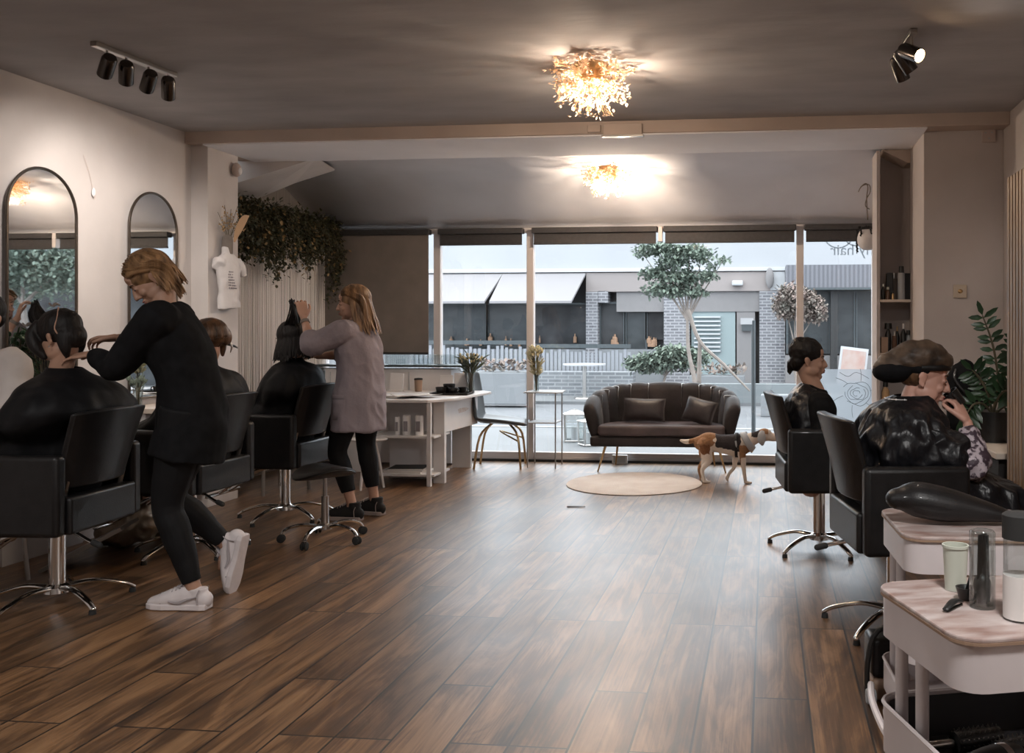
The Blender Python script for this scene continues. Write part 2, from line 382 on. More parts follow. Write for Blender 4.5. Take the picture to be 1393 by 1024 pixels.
def tag(o, label, cat, group=None, kind=None, loc=None, rz=None):
    o['label'] = label; o['category'] = cat
    if group: o['group'] = group
    if kind: o['kind'] = kind
    if loc: o.location = loc
    if rz is not None: o.rotation_euler = (0, 0, rz)
    return o
def struct(o): o['kind'] = 'structure'; return o
def kids(o): return [c for c in bpy.data.objects if c.parent == o]
def dup(root, loc, rz, label, group=None):
    r = root.copy(); COL.objects.link(r); r.location = loc; r.rotation_euler = (0, 0, rz); r['label'] = label
    if group: r['group'] = group
    for ch in kids(root):
        c = ch.copy(); COL.objects.link(c); c.parent = r
        for g in kids(ch): d = g.copy(); COL.objects.link(d); d.parent = c
    return r
def wr(amp, sc, seed=0):
    return lambda p: amp*noise.noise(p*sc+V((seed, seed*2.3, 1.7)))
# ------------------------------------------------------------------ camera
cam = bpy.data.objects.new('camera', bpy.data.cameras.new('camera')); COL.objects.link(cam); S.camera = cam
cam.location = (0, 0, 1.3); cam.rotation_euler = (R(90), 0, math.atan(135/1250))
cam.data.sensor_width = 36; cam.data.lens = 36*1250/1393
cam.data.shift_x = -(908-696.5)/1393; cam.data.shift_y = -(512-450)/1393
cam.data.clip_start = .05; cam.data.clip_end = 200
S.view_settings.view_transform = 'Standard'; S.view_settings.look = 'None'; S.view_settings.gamma = 1
S.view_settings.exposure = EXPOSURE

# ------------------------------------------------------------------ room shell
H = 2.75; XL = -4.22; XR = 1.6; YB = -2.6
struct(MB().box(-4.7, 1.9, YB, 9.05, -.12, 0).obj('floor', 'floor', smooth=False))
struct(MB().box(-4.4, 1.8, YB, 6.99, H, H+.1).obj('ceiling', 'ceiling', smooth=False))
def cove(u, v):
    pts = cr([(6.98, H-.02), (7.9, H-.03), (8.35, H-.1), (8.9, 2.40), (9.0, 2.34)], 6)
    k = v*(len(pts)-1); i = min(int(k), len(pts)-2); t = k-i
    y = pts[i][0]*(1-t)+pts[i+1][0]*t; z = pts[i][1]*(1-t)+pts[i+1][1]*t
    return (-4.6+u*6.3, y, z)
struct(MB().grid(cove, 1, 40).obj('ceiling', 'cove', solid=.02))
struct(MB().box(XL-.1, XL, YB, 6.36, 0, H).obj('wall_left', 'wall', smooth=False))
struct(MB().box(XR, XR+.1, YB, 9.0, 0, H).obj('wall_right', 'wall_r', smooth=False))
struct(MB().box(-4.4, 1.8, YB-.1, YB, 0, H).obj('wall_back', 'wall', smooth=False))
# left pillar, recessed wall and ledge
struct(MB().box(-4.7, -4.09, 6.36, 6.75, 0, 2.72).obj('wall_left', 'wall', smooth=False, bevel=.004))
struct(MB().box(-4.7, -4.56, 6.75, 9.1, 0, 2.75).obj('wall_left', 'curt_b', smooth=False))
# right pillar and return wall
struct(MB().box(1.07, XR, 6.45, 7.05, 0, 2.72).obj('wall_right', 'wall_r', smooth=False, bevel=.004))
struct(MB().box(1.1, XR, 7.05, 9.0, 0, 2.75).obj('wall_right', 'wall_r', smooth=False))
# front wall above window
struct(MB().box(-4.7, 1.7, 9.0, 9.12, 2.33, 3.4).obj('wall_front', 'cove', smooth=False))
struct(MB().box(1.05, 1.7, 9.0, 9.12, -.1, 2.4).obj('wall_front', 'wall_r', smooth=False))
# beam
struct(MB().box(XL, XR, 6.28, 7.0, 2.665, 2.76).obj('trim_1', 'beam', smooth=False, bevel=.006))
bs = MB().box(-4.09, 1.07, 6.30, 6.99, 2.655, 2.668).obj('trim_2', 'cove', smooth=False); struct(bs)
# sloped soffit at the upper left (underside of a stair)
a = [(-4.56, 6.98, 2.68), (-3.56, 6.98, 2.68), (-4.56, 6.98, 2.40)]
b = [(-4.56, 7.75, 2.72), (-3.78, 7.75, 2.72), (-4.16, 7.75, 2.61), (-4.56, 7.75, 2.46)]
m_ = MB().add(a+b, [(0, 2, 1), (0, 1, 4, 3), (1, 2, 6, 5), (1, 5, 4), (2, 0, 3, 6), (3, 4, 5, 6)])
struct(m_.obj('trim_3', 'wall', smooth=False))
struct(MB().prism([(.86, 7.04, 2.66), (1.1, 7.04, 2.66), (1.1, 7.04, 2.56), (1.05, 7.04, 2.56)], (0, .5, 0)).obj('trim_4', 'beam', smooth=False))
# baseboards
struct(MB().box(XL, XL+.02, YB, 6.36, 0, .12).obj('baseboard_left', 'white', smooth=False, bevel=.004))
struct(MB().box(XR-.02, XR, YB, 6.45, 0, .12).obj('baseboard_right', 'white', smooth=False, bevel=.004))

# ------------------------------------------------------------------ front windows
YW = 9.0; ZT = 2.33
xs = [-4.52, -3.31, -2.35, .32, 1.04]
for i in range(4):
    x0, x1 = xs[i], xs[i+1]
    f = MB()
    f.box(x0-.035, x0+.035, YW-.03, YW+.05, .0, ZT)
    if i == 3: f.box(x1-.035, x1+.035, YW-.03, YW+.05, .0, ZT)
    f.box(x0+.035, x1-.035, YW-.02, YW+.04, ZT-.05, ZT); f.box(x0+.035, x1-.035, YW-.02, YW+.04, .045, .09)
    f.box(x0+.035, x1-.035, YW-.03, YW+.04, .0, .045)
    w = struct(f.obj('window_%d' % (i+1), 'frame', smooth=False, bevel=.004))
    MB().box(x0+.03, x1-.03, YW+.012, YW+.018, .08, ZT-.04).obj('glass_pane', 'glass', w, smooth=False)
struct(MB().box(-4.56, 1.06, YW-.06, YW-.03, 0, .022).obj('baseboard_front', 'black', smooth=False))
# roller blinds
def blind(x0, x1, drop, m, label, g='rolled up dark blinds along the top of the shop window'):
    t = thing('roller_blind', label, 'blind', ((x0+x1)/2, YW-.09, ZT-.01), 0, g)
    w = (x1-x0)/2
    MB().box(-w, w, -.035, .05, -.055, 0).obj('cassette', 'blind', t, smooth=False, bevel=.006)
    MB().box(-w+.015, w-.015, .0, .006, -drop, -.05).obj('fabric', m, t, smooth=False)
    MB().box(-w+.015, w-.015, -.006, .012, -drop-.022, -drop).obj('bottom_bar', 'blind', t, smooth=False, bevel=.004)
blind(-4.5, -3.36, 1.235, 'blind_g', 'taupe roller blind pulled down behind the lilac-jacketed stylist', None)
blind(-3.27, -2.4, .145, 'blind', 'short dark blind above the pane with the grey shell chair')
blind(-2.31, -1.06, .145, 'blind', 'dark rolled blind above the sofa\'s left half, left of the tree')
blind(-1.0, .28, .145, 'blind', 'dark rolled blind above the street tree and the stairs')
blind(.36, 1.03, .145, 'blind', 'short dark blind at the right end, above the mirrored lettering')
tag(MB().box(-1.05, -1.01, YW-.12, YW-.04, 2.17, 2.32).obj('blind_bracket', 'frame', smooth=False, bevel=.004), 'pale bracket between the two middle rolled blinds', 'bracket')

# lettering on the glass (seen from behind, so it reads mirrored)
def text(body, loc, size, m, label, cat, rot=(R(90), 0, 0), flip=False, name='lettering', parent=None, ext=.001):
    cu = bpy.data.curves.new(name, 'FONT'); cu.body = body; cu.size = size; cu.extrude = ext
    o = bpy.data.objects.new(name, cu); COL.objects.link(o)
    dg = bpy.context.evaluated_depsgraph_get(); dg.update()
    me = bpy.data.meshes.new_from_object(o.evaluated_get(dg)); bpy.data.objects.remove(o)
    o = bpy.data.objects.new(name, me); COL.objects.link(o); me.materials.clear(); me.materials.append(M[m])
    o.location = loc; o.rotation_euler = rot
    if flip: me.transform(Matrix.Scale(-1, 4, (1, 0, 0)))
    if parent: o.parent = parent
    else: tag(o, label, cat)
    return o
M['vinyl'] = frost_mat('white_vinyl', (.24, .26, .28), .7)
text('healthy hair', (1.42-.10, YW+.03, 2.035), .150, 'vinyl', 'faint mirrored lettering reading healthy hair on the right pane', 'lettering', flip=True)
lg = MB()
for cx, r in ((.69, .135), (.86, .115)):
    lg.M = Matrix.Translation((cx, YW+.03, 2.245)) @ Matrix.Rotation(R(90), 4, 'X')
    lg.lathe([(r, 0), (r+.012, 0), (r+.012, .002), (r, .002)], n=40, close=True)
lg.M = Matrix.Identity(4)
tag(lg.obj('window_logo', 'vinyl'), 'faint round logo strokes above the mirrored lettering', 'logo')
# frosted film on the lower right pane with a line-drawn flower
fm = frost_mat('frosted_film', (.50, .54, .58), .55); M['film'] = fm
ff = MB().box(.36, 1.02, YW+.004, YW+.008, .1, .93).obj('frosted_film', 'film', smooth=False); tag(ff, 'frosted film across the bottom of the right-hand pane', 'film')
fl = MB(); random.seed(4)
for k in range(5):
    r = .03+.024*k; pts = [(.86+r*math.cos(t*.9+k)*1.1, YW, .70+r*math.sin(t*.9+k)*(.9+.15*math.sin(3*t+k))) for t in [j*.55 for j in range(11)]]
    fl.tube(pts, .0022, n=5, sub=3)
for k in range(6):
    t0 = k*1.05; pts = [(.86+q*math.cos(t0+.5*q*3), YW, .70+q*.95*math.sin(t0+.5*q*3)) for q in (.13, .17, .21, .25)]
    fl.tube(pts, .002, n=5, sub=3)
fl.tube([(.70, YW, .9), (.78, YW, .86), (.86, YW, .9), (.98, YW, .84)], .0022, n=5)
tag(fl.obj('flower_drawing', 'iron'), 'thin line drawing of a rose on the frosted film', 'drawing')

# ------------------------------------------------------------------ outside
G = -.12
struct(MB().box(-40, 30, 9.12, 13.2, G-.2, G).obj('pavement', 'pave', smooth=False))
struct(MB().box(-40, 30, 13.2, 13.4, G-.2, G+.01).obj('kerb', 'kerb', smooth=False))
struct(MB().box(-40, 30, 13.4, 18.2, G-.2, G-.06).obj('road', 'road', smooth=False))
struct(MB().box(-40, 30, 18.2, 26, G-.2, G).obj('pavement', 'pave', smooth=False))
YF = 22.0
def Z(v): return 1.3-(v-450)/1250*22.35
def X(u, y=YF):
    t = (u-908)/1250; ca_, sa_ = math.cos(math.atan(.108)), math.sin(math.atan(.108))
    return (t*ca_-sa_)/(ca_+t*sa_)*y
bd = thing('shop_building', 'long low shop building across the street with awnings and brick piers', 'building', (-3, YF, G))
def part(mb, name, m, par=None, **k):
    o = mb.obj(name, m, None, smooth=False, **k); p = par or bd
    o.parent = p
    if p is bd: o.matrix_parent_inverse = Matrix.Translation((3, -YF, -G))
    return o
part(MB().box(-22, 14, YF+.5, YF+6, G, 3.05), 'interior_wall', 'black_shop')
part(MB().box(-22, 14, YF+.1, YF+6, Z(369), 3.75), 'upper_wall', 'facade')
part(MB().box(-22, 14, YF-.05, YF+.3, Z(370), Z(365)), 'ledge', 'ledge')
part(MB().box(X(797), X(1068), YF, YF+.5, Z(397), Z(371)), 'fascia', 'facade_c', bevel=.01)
part(MB().box(X(1048), X(1068), YF-.02, YF+.3, Z(396), Z(371)), 'fascia', 'ledge', bevel=.01)
part(MB().box(X(838), X(1050), YF+.08, YF+.5, Z(424), Z(397)), 'shutter_band', 'facade_g')
for u0, u1 in ((560, 684), (684, 797)):
    x0, x1 = X(u0)-(1.5 if u0 == 560 else 0), X(u1); 
    part(MB().add([(x0, YF, Z(371)), (x1, YF, Z(371)), (x1-.12, YF-1.1, Z(411)), (x0+.0, YF-1.1, Z(411)), (x0, YF, Z(374)), (x1, YF, Z(374)), (x1-.12, YF-1.1, Z(414)), (x0, YF-1.1, Z(414))],
        [(0,1,2,3),(4,7,6,5),(3,2,6,7),(0,4,5,1),(0,3,7,4),(1,5,6,2)]), 'awning', 'awning')
def win(u0, u1, v0, v1, m='darkglass', y=YF+.3, name='window', fr=.05):
    w = part(MB().box(X(u0), X(u1), y, y+.05, Z(v1), Z(v0)), 'window', m)
    x0, x1, z0, z1 = X(u0), X(u1), Z(v1), Z(v0)
    f = MB(); f.box(x0-fr, x0, y-.06, y+.06, z0, z1+fr); f.box(x1, x1+fr, y-.06, y+.06, z0, z1+fr); f.box(x0, x1, y-.06, y+.06, z1, z1+fr)
    part(f, 'window_frame', 'iron')
win(540, 657, 414, 474); win(660, 716, 414, 474, 'darkglass'); win(722, 796, 414, 474, 'black_shop')
win(815, 846, 413, 474, 'black_shop'); win(850, 876, 422, 480, 'darkglass'); win(878, 903, 422, 462, 'black_shop')
part(MB().box(-22, X(903), YF+.1, YF+.45, G, Z(475)), 'stall_riser', 'concrete')
for u0, u1, v0 in ((797, 813, 397), (813.5, 827, 396), (903, 938, 404), (1033, 1068, 397)):
    v1 = 412 if u0 == 813.5 else 545
    part(MB().box(X(u0), X(u1), YF+.0, YF+.5, Z(v1), Z(v0)), 'brick_pier', 'brick')
part(MB().box(X(940), X(1000), YF+.12, YF+.5, G, Z(424)), 'entrance_wall', 'teal')
st = MB()
for k in range(9): st.box(X(944), X(980), YF+.02+.0*k, YF+.12, Z(478-k*5.7), Z(476-k*5.7))
part(st, 'stair_flight', 'ledge')
part(MB().box(X(1002), X(1027), YF+.1, YF+.5, G, Z(424)), 'door', 'facade_g')
part(MB().box(X(1009), X(1022), YF+.0, YF+.1, Z(450), Z(441)), 'meter_box', 'iron')
part(MB().box(X(1008), X(1023), YF-.03, YF+.1, Z(441), Z(438)), 'meter_box_lid', 'ledge')
wl = part(MB().box(X(996), X(1011), YF-.18, YF, Z(390), Z(383)), 'wall_lamp', 'ledge', bevel=.03)
part(MB().ell((X(1047), YF-.12, Z(380)), (.1, .06, .25)), 'hanging_sign', 'facade_g')
# right-hand shop with the corrugated canopy
part(MB().box(X(1068), X(1200)+3, YF-.9, YF+.4, Z(395), Z(366)), 'canopy', 'corr')
part(MB().box(X(1068), X(1200)+3, YF-.95, YF+.4, Z(398), Z(395)), 'canopy_edge', 'iron')
for u0, u1 in ((1072, 1088), (1093, 1127), (1138, 1162), (1163, 1188), (1192, 1230)): win(u0, u1, 398, 480, 'darkglass', y=YF-.2)
part(MB().box(X(1128), X(1137), YF-.5, YF-.3, G, Z(397)), 'canopy_post', 'black')
part(MB().box(X(1068), X(1200)+3, YF-.3, YF+.3, G, Z(482)), 'stall_riser', 'facade_g')
rn = random.Random(3)
g_ = MB()
for k in range(30):
    u = rn.choice([rn.uniform(606, 712), rn.uniform(728, 790), rn.uniform(818, 845), rn.uniform(880, 900), rn.uniform(1140, 1185)])
    v = rn.uniform(466, 473); s_ = rn.uniform(.02, .07); h_ = rn.uniform(.1, .26)
    g_.lathe([(.001, 0), (s_, 0), (s_, h_*.6), (s_*.35, h_*.75), (s_*.35, h_), (.001, h_)], c=(X(u), YF+.22, Z(v)), n=8)
part(g_, 'window_display', 'orange')

# terrace railing and low brick wall
def railing(x0, x1, y, z0, z1, label, n, topm='iron'):
    t = thing('picket_railing', label, 'railing', ((x0+x1)/2, y, z0))
    w = (x1-x0)/2; h = z1-z0
    MB().box(-w, w, -.04, .04, h-.09, h).obj('top_rail', topm, t, smooth=False)
    p = MB(); r_ = random.Random(n)
    for k in range(n):
        x = -w+.03+(2*w-.06)*k/(n-1); p.box(x-.035, x+.03, -.02, .02, 0, h-.1-r_.random()*.1)
    p.obj('pickets', 'picket', t, smooth=False)
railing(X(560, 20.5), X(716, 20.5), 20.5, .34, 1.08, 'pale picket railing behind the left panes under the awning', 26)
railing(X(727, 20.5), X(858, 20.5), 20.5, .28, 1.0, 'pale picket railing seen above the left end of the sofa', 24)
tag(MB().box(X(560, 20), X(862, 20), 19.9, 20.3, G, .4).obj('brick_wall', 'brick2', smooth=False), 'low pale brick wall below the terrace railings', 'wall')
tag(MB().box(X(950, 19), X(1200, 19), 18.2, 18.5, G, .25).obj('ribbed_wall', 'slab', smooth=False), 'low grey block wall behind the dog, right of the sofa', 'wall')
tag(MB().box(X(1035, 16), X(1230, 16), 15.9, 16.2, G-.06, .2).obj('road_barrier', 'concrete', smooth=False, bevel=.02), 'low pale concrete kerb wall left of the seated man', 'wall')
# planters and cafe table
def planter(x, y, w, h, label):
    t = thing('planter_box', label, 'planter', (x, y, G))
    MB().box(-w/2, w/2, -.25, .25, 0, h).obj('box', 'concrete', t, smooth=False, bevel=.02)
    p = MB(); r_ = random.Random(int(x*10)+50)
    for k in range(160):
        c = (r_.uniform(-w/2, w/2), r_.uniform(-.22, .22), h+r_.uniform(0, .2)); p.leaf(c, (r_.gauss(0, 1), r_.gauss(0, 1), r_.random()+.3), (0, 0, 1), .12, .07)
    p.obj('flowers', 'leaf_pink', t)
planter(X(682, 17.5), 17.5, 1.1, .62, 'pale planter box with pinkish flowers behind the grey shell chair')
planter(X(975, 20), 20.2, 1.2, .45, 'grey planter with small plants at the foot of the stairs')
# trees
def tree(x, y, h, crown, label, leafm, n=2600, trunk=.06, seed=1, lean=0, L=.16, z0=G):
    t = thing('street_tree', label, 'tree', (x, y, z0)); r_ = random.Random(seed)
    m_ = MB(); top = (lean, 0, h*.72)
    m_.tube([(0, 0, 0), (lean*.2+.03, 0, h*.25), (lean*.6-.03, 0, h*.5), top], [trunk, trunk*.85, trunk*.7, trunk*.55], n=8)
    for (cx, cy, cz, rx, ry, rz) in crown:
        m_.tube([top, ((lean+cx)/2, cy/2, (h*.72+cz)/2+.03), (cx, cy, cz)], [trunk*.4, trunk*.25, trunk*.1], n=6)
    m_.obj('trunk', 'bark', t)
    l = MB(); tot = sum(c[3]*c[5] for c in crown)
    for (cx, cy, cz, rx, ry, rz) in crown:
        for k in range(int(n*rx*rz/tot)):
            d = V((r_.gauss(0, 1), r_.gauss(0, 1), r_.gauss(0, 1))).normalized()*(r_.random()**.5)*r_.uniform(.8, 1.18)
            l.leaf((cx+d.x*rx, cy+d.y*ry, cz+d.z*rz), (r_.gauss(0, 1), r_.gauss(0, 1), r_.gauss(0, 1)), (0, 0, 1), L*r_.uniform(.6, 1.3), L*.6)
    l.obj('foliage', leafm, t)
    return t
ty = 15.0
def cxy(u, v, y, x0): return X(u, y)-x0, 1.3-(v-450)/1250*(y*1.01)-G
x0 = X(945, ty)
cr_ = []
for u, v, ru, rv in ((895, 338, 34, 9), (938, 343, 34, 10), (915, 356, 26, 11), (890, 372, 22, 9), (930, 378, 34, 12), (905, 395, 34, 11), (945, 398, 22, 7), (962, 376, 16, 7), (984, 355, 12, 3.5), (968, 364, 8, 4), (874, 345, 12, 5), (955, 352, 14, 8)):
    dx, dz = cxy(u, v, ty, x0); cr_.append((dx, 0, dz, ru*ty/1250, .4, rv*ty/1250))
tree(x0, ty, 2.2, cr_, 'airy green street tree in front of the stairs, right of centre', 'leaf_out', 5200, .045, 5, -.12, .075)
x0 = X(905, 17); cr_ = []
for u, v, ru, rv in ((905, 492, 50, 13), (930, 485, 40, 12), (878, 495, 30, 12), (915, 478, 28, 8)):
    dx, dz = cxy(u, v, 17, x0); cr_.append((dx, 0, dz, ru*17/1250, .4, rv*17/1250))
tree(x0, 17, .8, cr_, 'low umbrella-shaped bush right behind the sofa', 'leaf_out', 5000, .04, 6, 0, .09)
x0 = X(1082, 19); cr_ = []
for u, v, ru, rv in ((1080, 405, 26, 18), (1098, 418, 24, 20), (1068, 420, 18, 16), (1112, 425, 14, 16)):
    dx, dz = cxy(u, v, 19, x0); cr_.append((dx, 0, dz, ru*19/1250, .4, rv*19/1250))
tree(x0, 19, 1.5, cr_, 'small tree with coppery pink leaves behind the seated man', 'leaf_pink', 5200, .05, 7, 0, .085)
tree(4.2, 14.6, 2.6, [(0, 0, 2.9, 1.2, 1.0, .8), (.7, .3, 2.4, .9, .8, .6), (-.7, .1, 2.5, .9, .8, .6), (0, 0, 3.6, .8, .8, .6)], 'full green street tree seen only in the mirrors', 'leaf_out', 12000, .09, 9, 0, .09)
# leaning branches close to the glass
br = MB(); br.tube([(X(936,13), 13, 1.3+.3), (X(952,13), 13, 1.15), (X(985,13), 13, .82), (X(1020,13), 13, .45)], [.03, .028, .022, .012], n=7)
br.tube([(X(952,13), 13, 1.15), (X(950,13), 13.1, .6), (X(948,13), 13.1, G)], [.028, .035, .04], n=7)
tag(br.obj('bare_sapling', 'bark'), 'bare sapling with a leaning branch in front of the pale stairs', 'tree')
# street pole, sign
pl = thing('street_pole', 'slim dark street pole between the sofa and the seated man', 'pole', (X(1025, 11.5), 11.5, G))
MB().cyl((0, 0, 0), (0, 0, 1.55), .026).obj('pole', 'iron', pl); MB().box(-.16, .0, -.02, .02, 1.5, 1.58).obj('sign_plate', 'ledge', pl, smooth=False)
# easel poster board
eb = thing('poster_board', 'pink and white poster board leaning on an easel outside the right pane', 'poster board', (X(1160, 17), 17, G))
eb.rotation_euler = (0, 0, 0)
zt, zb = 1.3-(472-450)/1250*17.2-G, 1.3-(520-450)/1250*17.2-G
MB().obox((0, 0, (zt+zb)/2), (.5, .04, zt-zb), 0, R(-6), R(7)).obj('board_frame', 'ledge', eb, smooth=False)
MB().obox((0, -.03, (zt+zb)/2), (.42, .03, zt-zb-.1), 0, R(-6), R(7)).obj('poster', mat('faded_pink_poster', (.30, .17, .14), .6, col2=(.34, .29, .26), scale=5), eb, smooth=False)
lgm = MB(); lgm.cyl((-.2, 0, 0), (-.15, 0, zt*.9), .02, n=6); lgm.cyl((.25, 0, 0), (.2, 0, zt*.9), .02, n=6); lgm.cyl((0, .4, 0), (0, .05, zt*.9), .02, n=6); lgm.obj('easel_legs', 'bark', eb)
# glass lanterns on the pavement
def lantern(x, y, w, h, rz, label):
    t = thing('glass_lantern', label, 'lantern', (x, y, G), rz, 'glass lanterns outside beside the sofa')
    f = MB()
    for sx in (-1, 1):
        for sy in (-1, 1): f.cyl((sx*w*.45, sy*w*.45, .02), (sx*w*.5, sy*w*.5, h*.85), .011, n=6)
    for z_, k in ((.02, .47), (h*.85, .52)):
        for a_ in range(4):
            c_, s_ = math.cos(a_*math.pi/2), math.sin(a_*math.pi/2)
            f.cyl((k*w*(c_-s_), k*w*(s_+c_), z_), (k*w*(c_+s_), k*w*(s_-c_), z_), .011, n=6)
    f.obj('frame', 'steel', t)
    MB().box(-w*.44, w*.44, -w*.44, w*.44, .03, h*.84).obj('glass', 'glass_o', t, smooth=False)
    MB().lathe([(w*.62, h*.85), (w*.3, h*.93), (w*.12, h*.97), (w*.12, h)], n=4).obj('roof', 'steel', t, smooth=False)
    MB().cyl((0, 0, .03), (0, 0, h*.45), w*.18).obj('candle', 'ledge', t)
lantern(-2.45, 11.6, .26, .42, R(10), 'taller metal and glass lantern standing on the pavement')
lantern(-2.18, 11.2, .22, .36, R(35), 'smaller glass lantern set in front of the taller one')
# cafe chairs and table blurred beyond the railing
ct = thing('cafe_table', 'small pale cafe table in front of the picket railing', 'table', (X(795, 19), 19, G))
MB().lathe([(.01, .7), (.45, .7), (.45, .73), (.01, .73)]).obj('table_top', 'ledge', ct); MB().cyl((0, 0, 0), (0, 0, .7), .04).obj('leg', 'steel', ct); MB().lathe([(.01, 0), (.22, 0), (.2, .03), (.01, .03)]).obj('base', 'steel', ct)
# ------------------------------------------------------------------ ceiling lights
def chandelier(loc, label, s, seed):
    t = thing('flush_ceiling_light', label, 'ceiling light', loc, 0, 'burst shaped ceiling lights')
    MB().lathe([(.01, 0), (.095, 0), (.095, -.035), (.088, -.045), (.01, -.045)], n=32).obj('ceiling_plate', 'brass', t)
    r_ = random.Random(seed); cl = MB(); stm = MB(); bl = MB()
    MB().lathe([(.07, -.045), (.07, -.09), (.01, -.09)], n=20).obj('collar', 'brass', t)
    for k in range(190):
        th = r_.uniform(0, 2*math.pi); ph = math.acos(r_.uniform(-.35, 1))
        L = r_.uniform(.6, 1.0); d = V((math.sin(ph)*math.cos(th), math.sin(ph)*math.sin(th), -math.cos(ph)))
        p = V((0, 0, -.07))+V((d.x*.235*L, d.y*.235*L, d.z*.215*L)); p.z = min(p.z, -.02)
        a_ = V((0, 0, -.06))+d*.06
        stm.cyl(a_, p, .0016, n=4)
        for q in range(5):
            o_ = V((r_.gauss(0, .011), r_.gauss(0, .011), r_.gauss(0, .011)))
            pp = p+o_; pp.z = min(pp.z, -.012)
            cl.leaf(pp, (r_.gauss(0, 1), r_.gauss(0, 1), r_.gauss(0, 1)), (0, 0, 1), .024, .013)
            if q < 2:
                pq = a_.lerp(p, r_.uniform(.35, .9))+o_; cl.leaf(pq, (r_.gauss(0, 1), r_.gauss(0, 1), r_.gauss(0, 1)), (0, 0, 1), .022, .012)
    stm.obj('stems', 'brass', t); cl.obj('crystal_petals', 'crystal', t)
    for k in range(5):
        a_ = k*2*math.pi/5+.3; b_ = MB().ell((.075*math.cos(a_), .075*math.sin(a_), -.115), (.014, .014, .019), n=10, m=8); b_.obj('bulb', 'bulb', t)
    for a_, q in ((0, 0), (1.9, 1), (4.1, 2)):
        l = bpy.data.objects.new('bulb_light', bpy.data.lights.new('bulb_light', 'POINT')); COL.objects.link(l); l.parent = t
        l.location = (.12*math.cos(a_), .12*math.sin(a_), -.20); l.data.energy = s/3; l.data.color = (1, .79, .60); l.data.shadow_soft_size = .012
    return t
chandelier((-.95, 4.93, H), 'larger glowing burst of amber crystals on the near ceiling', CH, 1)
chandelier((-1.36, 7.83, H-.03), 'smaller glowing crystal burst beyond the beam, nearer the window', CH*2.6, 2)

def spotlight(parent, x, y, z, yaw, pitch, on=False, i=0):
    """a can hanging below the rail; local coordinates of the track"""
    c = MB(); m4 = Matrix.Translation((x, y, z-.085)) @ Matrix.Rotation(yaw, 4, 'Z') @ Matrix.Rotation(pitch, 4, 'X')
    c.M = m4; c.lathe([(.012, .075), (.03, .07), (.036, .055), (.036, -.055), (.032, -.055), (.030, .02), (.01, .02)], n=24)
    o = c.obj('lamp_head', 'gunmetal', parent)
    b = MB(); b.M = m4; b.lathe([(.001, -.046), (.031, -.046), (.031, -.04), (.001, -.04)], n=16); b.obj('bulb', 'spotglow' if on else 'rubber', o)
    MB().tube([(x, y, z), (x, y, z-.03), (x+.004, y, z-.06)], .006, n=8).obj('stem', 'steel', o)
    return m4
def spot(parent, m4, e, ang, col=(1, .91, .83)):
    l = bpy.data.objects.new('spot_light', bpy.data.lights.new('spot_light', 'SPOT')); COL.objects.link(l); l.parent = parent
    l.data.energy = e; l.data.spot_size = R(ang); l.data.spot_blend = .9; l.data.color = col; l.data.shadow_soft_size = .03
    l.matrix_local = m4 @ Matrix.Translation((0, 0, -.06))
tr = thing('track_spotlight', 'steel ceiling track with four spot heads above the left mirrors', 'spotlight', (-3.33, 4.55, H), R(-4))
MB().box(-.018, .018, -.29, .29, -.025, 0).obj('rail', 'steel', tr, smooth=False, bevel=.003)
for i, (y, yw, pt) in enumerate(((-.2, -125, -58), (-.07, -138, -54), (.09, -128, -58), (.24, -142, -48))):
    m4 = spotlight(tr, 0, y, -.02, R(yw), R(pt), False, i)
    spot(tr, m4, 15*LK, 78)
t2 = thing('track_spotlight', 'short ceiling track with a lit spot head at the top right', 'spotlight', (.69, 4.72, H), R(3))
MB().box(-.018, .018, -.22, .22, -.025, 0).obj('rail', 'steel', t2, smooth=False, bevel=.003)
for i, (y, yw, pt, on) in enumerate(((-.17, 38, -62, True), (-.02, 110, -38, False), (.12, 135, -35, False))):
    m4 = spotlight(t2, 0, y, -.02, R(yw), R(pt), on, i+1)
    if i == 0: spot(t2, m4, 5*LK, 120)
    else: spot(t2, m4, 6*LK, 110)

# small fittings
sn = thing('motion_sensor', 'round white motion sensor high on the left pillar', 'sensor', (-4.06, 6.68, 2.54))
MB().ell((0, 0, 0), (.035, .04, .055)).obj('housing', 'plate', sn); MB().ell((.028, 0, -.01), (.012, .022, .03)).obj('lens', 'white', sn)
def plate(x, y, z, label, knob=True, col='plate'):
    t = thing('wall_socket', label, 'socket', (x, y, z))
    MB().box(-.045, .045, -.014, 0, -.045, .045).obj('face_plate', col, t, smooth=False, bevel=.004)
    if knob: MB().ell((0, -.015, 0), (.016, .006, .014)).obj('knob', 'brass', t)
    else:
        k = MB()
        for a_, b_ in ((-.022, .02), (.02, .022), (.0, -.018)): k.box(a_-.007, a_+.007, -.017, -.013, b_-.004, b_+.004)
        k.obj('slots', 'letter', t, smooth=False)
plate(1.50, 6.45, 2.655-.03, 'square white socket high in the right corner under the beam', False)
plate(1.31, 6.45, 1.57, 'square brass-toned switch plate on the right pillar', True, 'cream_plate')
hk = thing('cable_clip', 'tiny white clip on a cord on the left wall between the mirrors', 'clip', (-4.21, 5.35, 2.17))
MB().ell((.008, 0, 0), (.010, .012, .028)).obj('clip', 'white', hk); MB().tube([(.002, 0, .02), (.002, -.03, .12), (.002, -.08, .22)], .0013, n=4).obj('cord', 'plate', hk)
bx = thing('door_closer', 'small box fixed to the middle of the ceiling beam', 'box', (-1.02, 6.27, 2.69))
MB().box(-.10, .17, -.035, .01, -.045, .035).obj('cover', 'beam', bx, smooth=False, bevel=.004); MB().box(-.11, .18, -.04, .01, -.056, -.045).obj('lower_rail', 'steel', bx, smooth=False); MB().box(-.21, -.12, -.03, .01, -.02, .03).obj('end_block', 'beam', bx, smooth=False, bevel=.004)

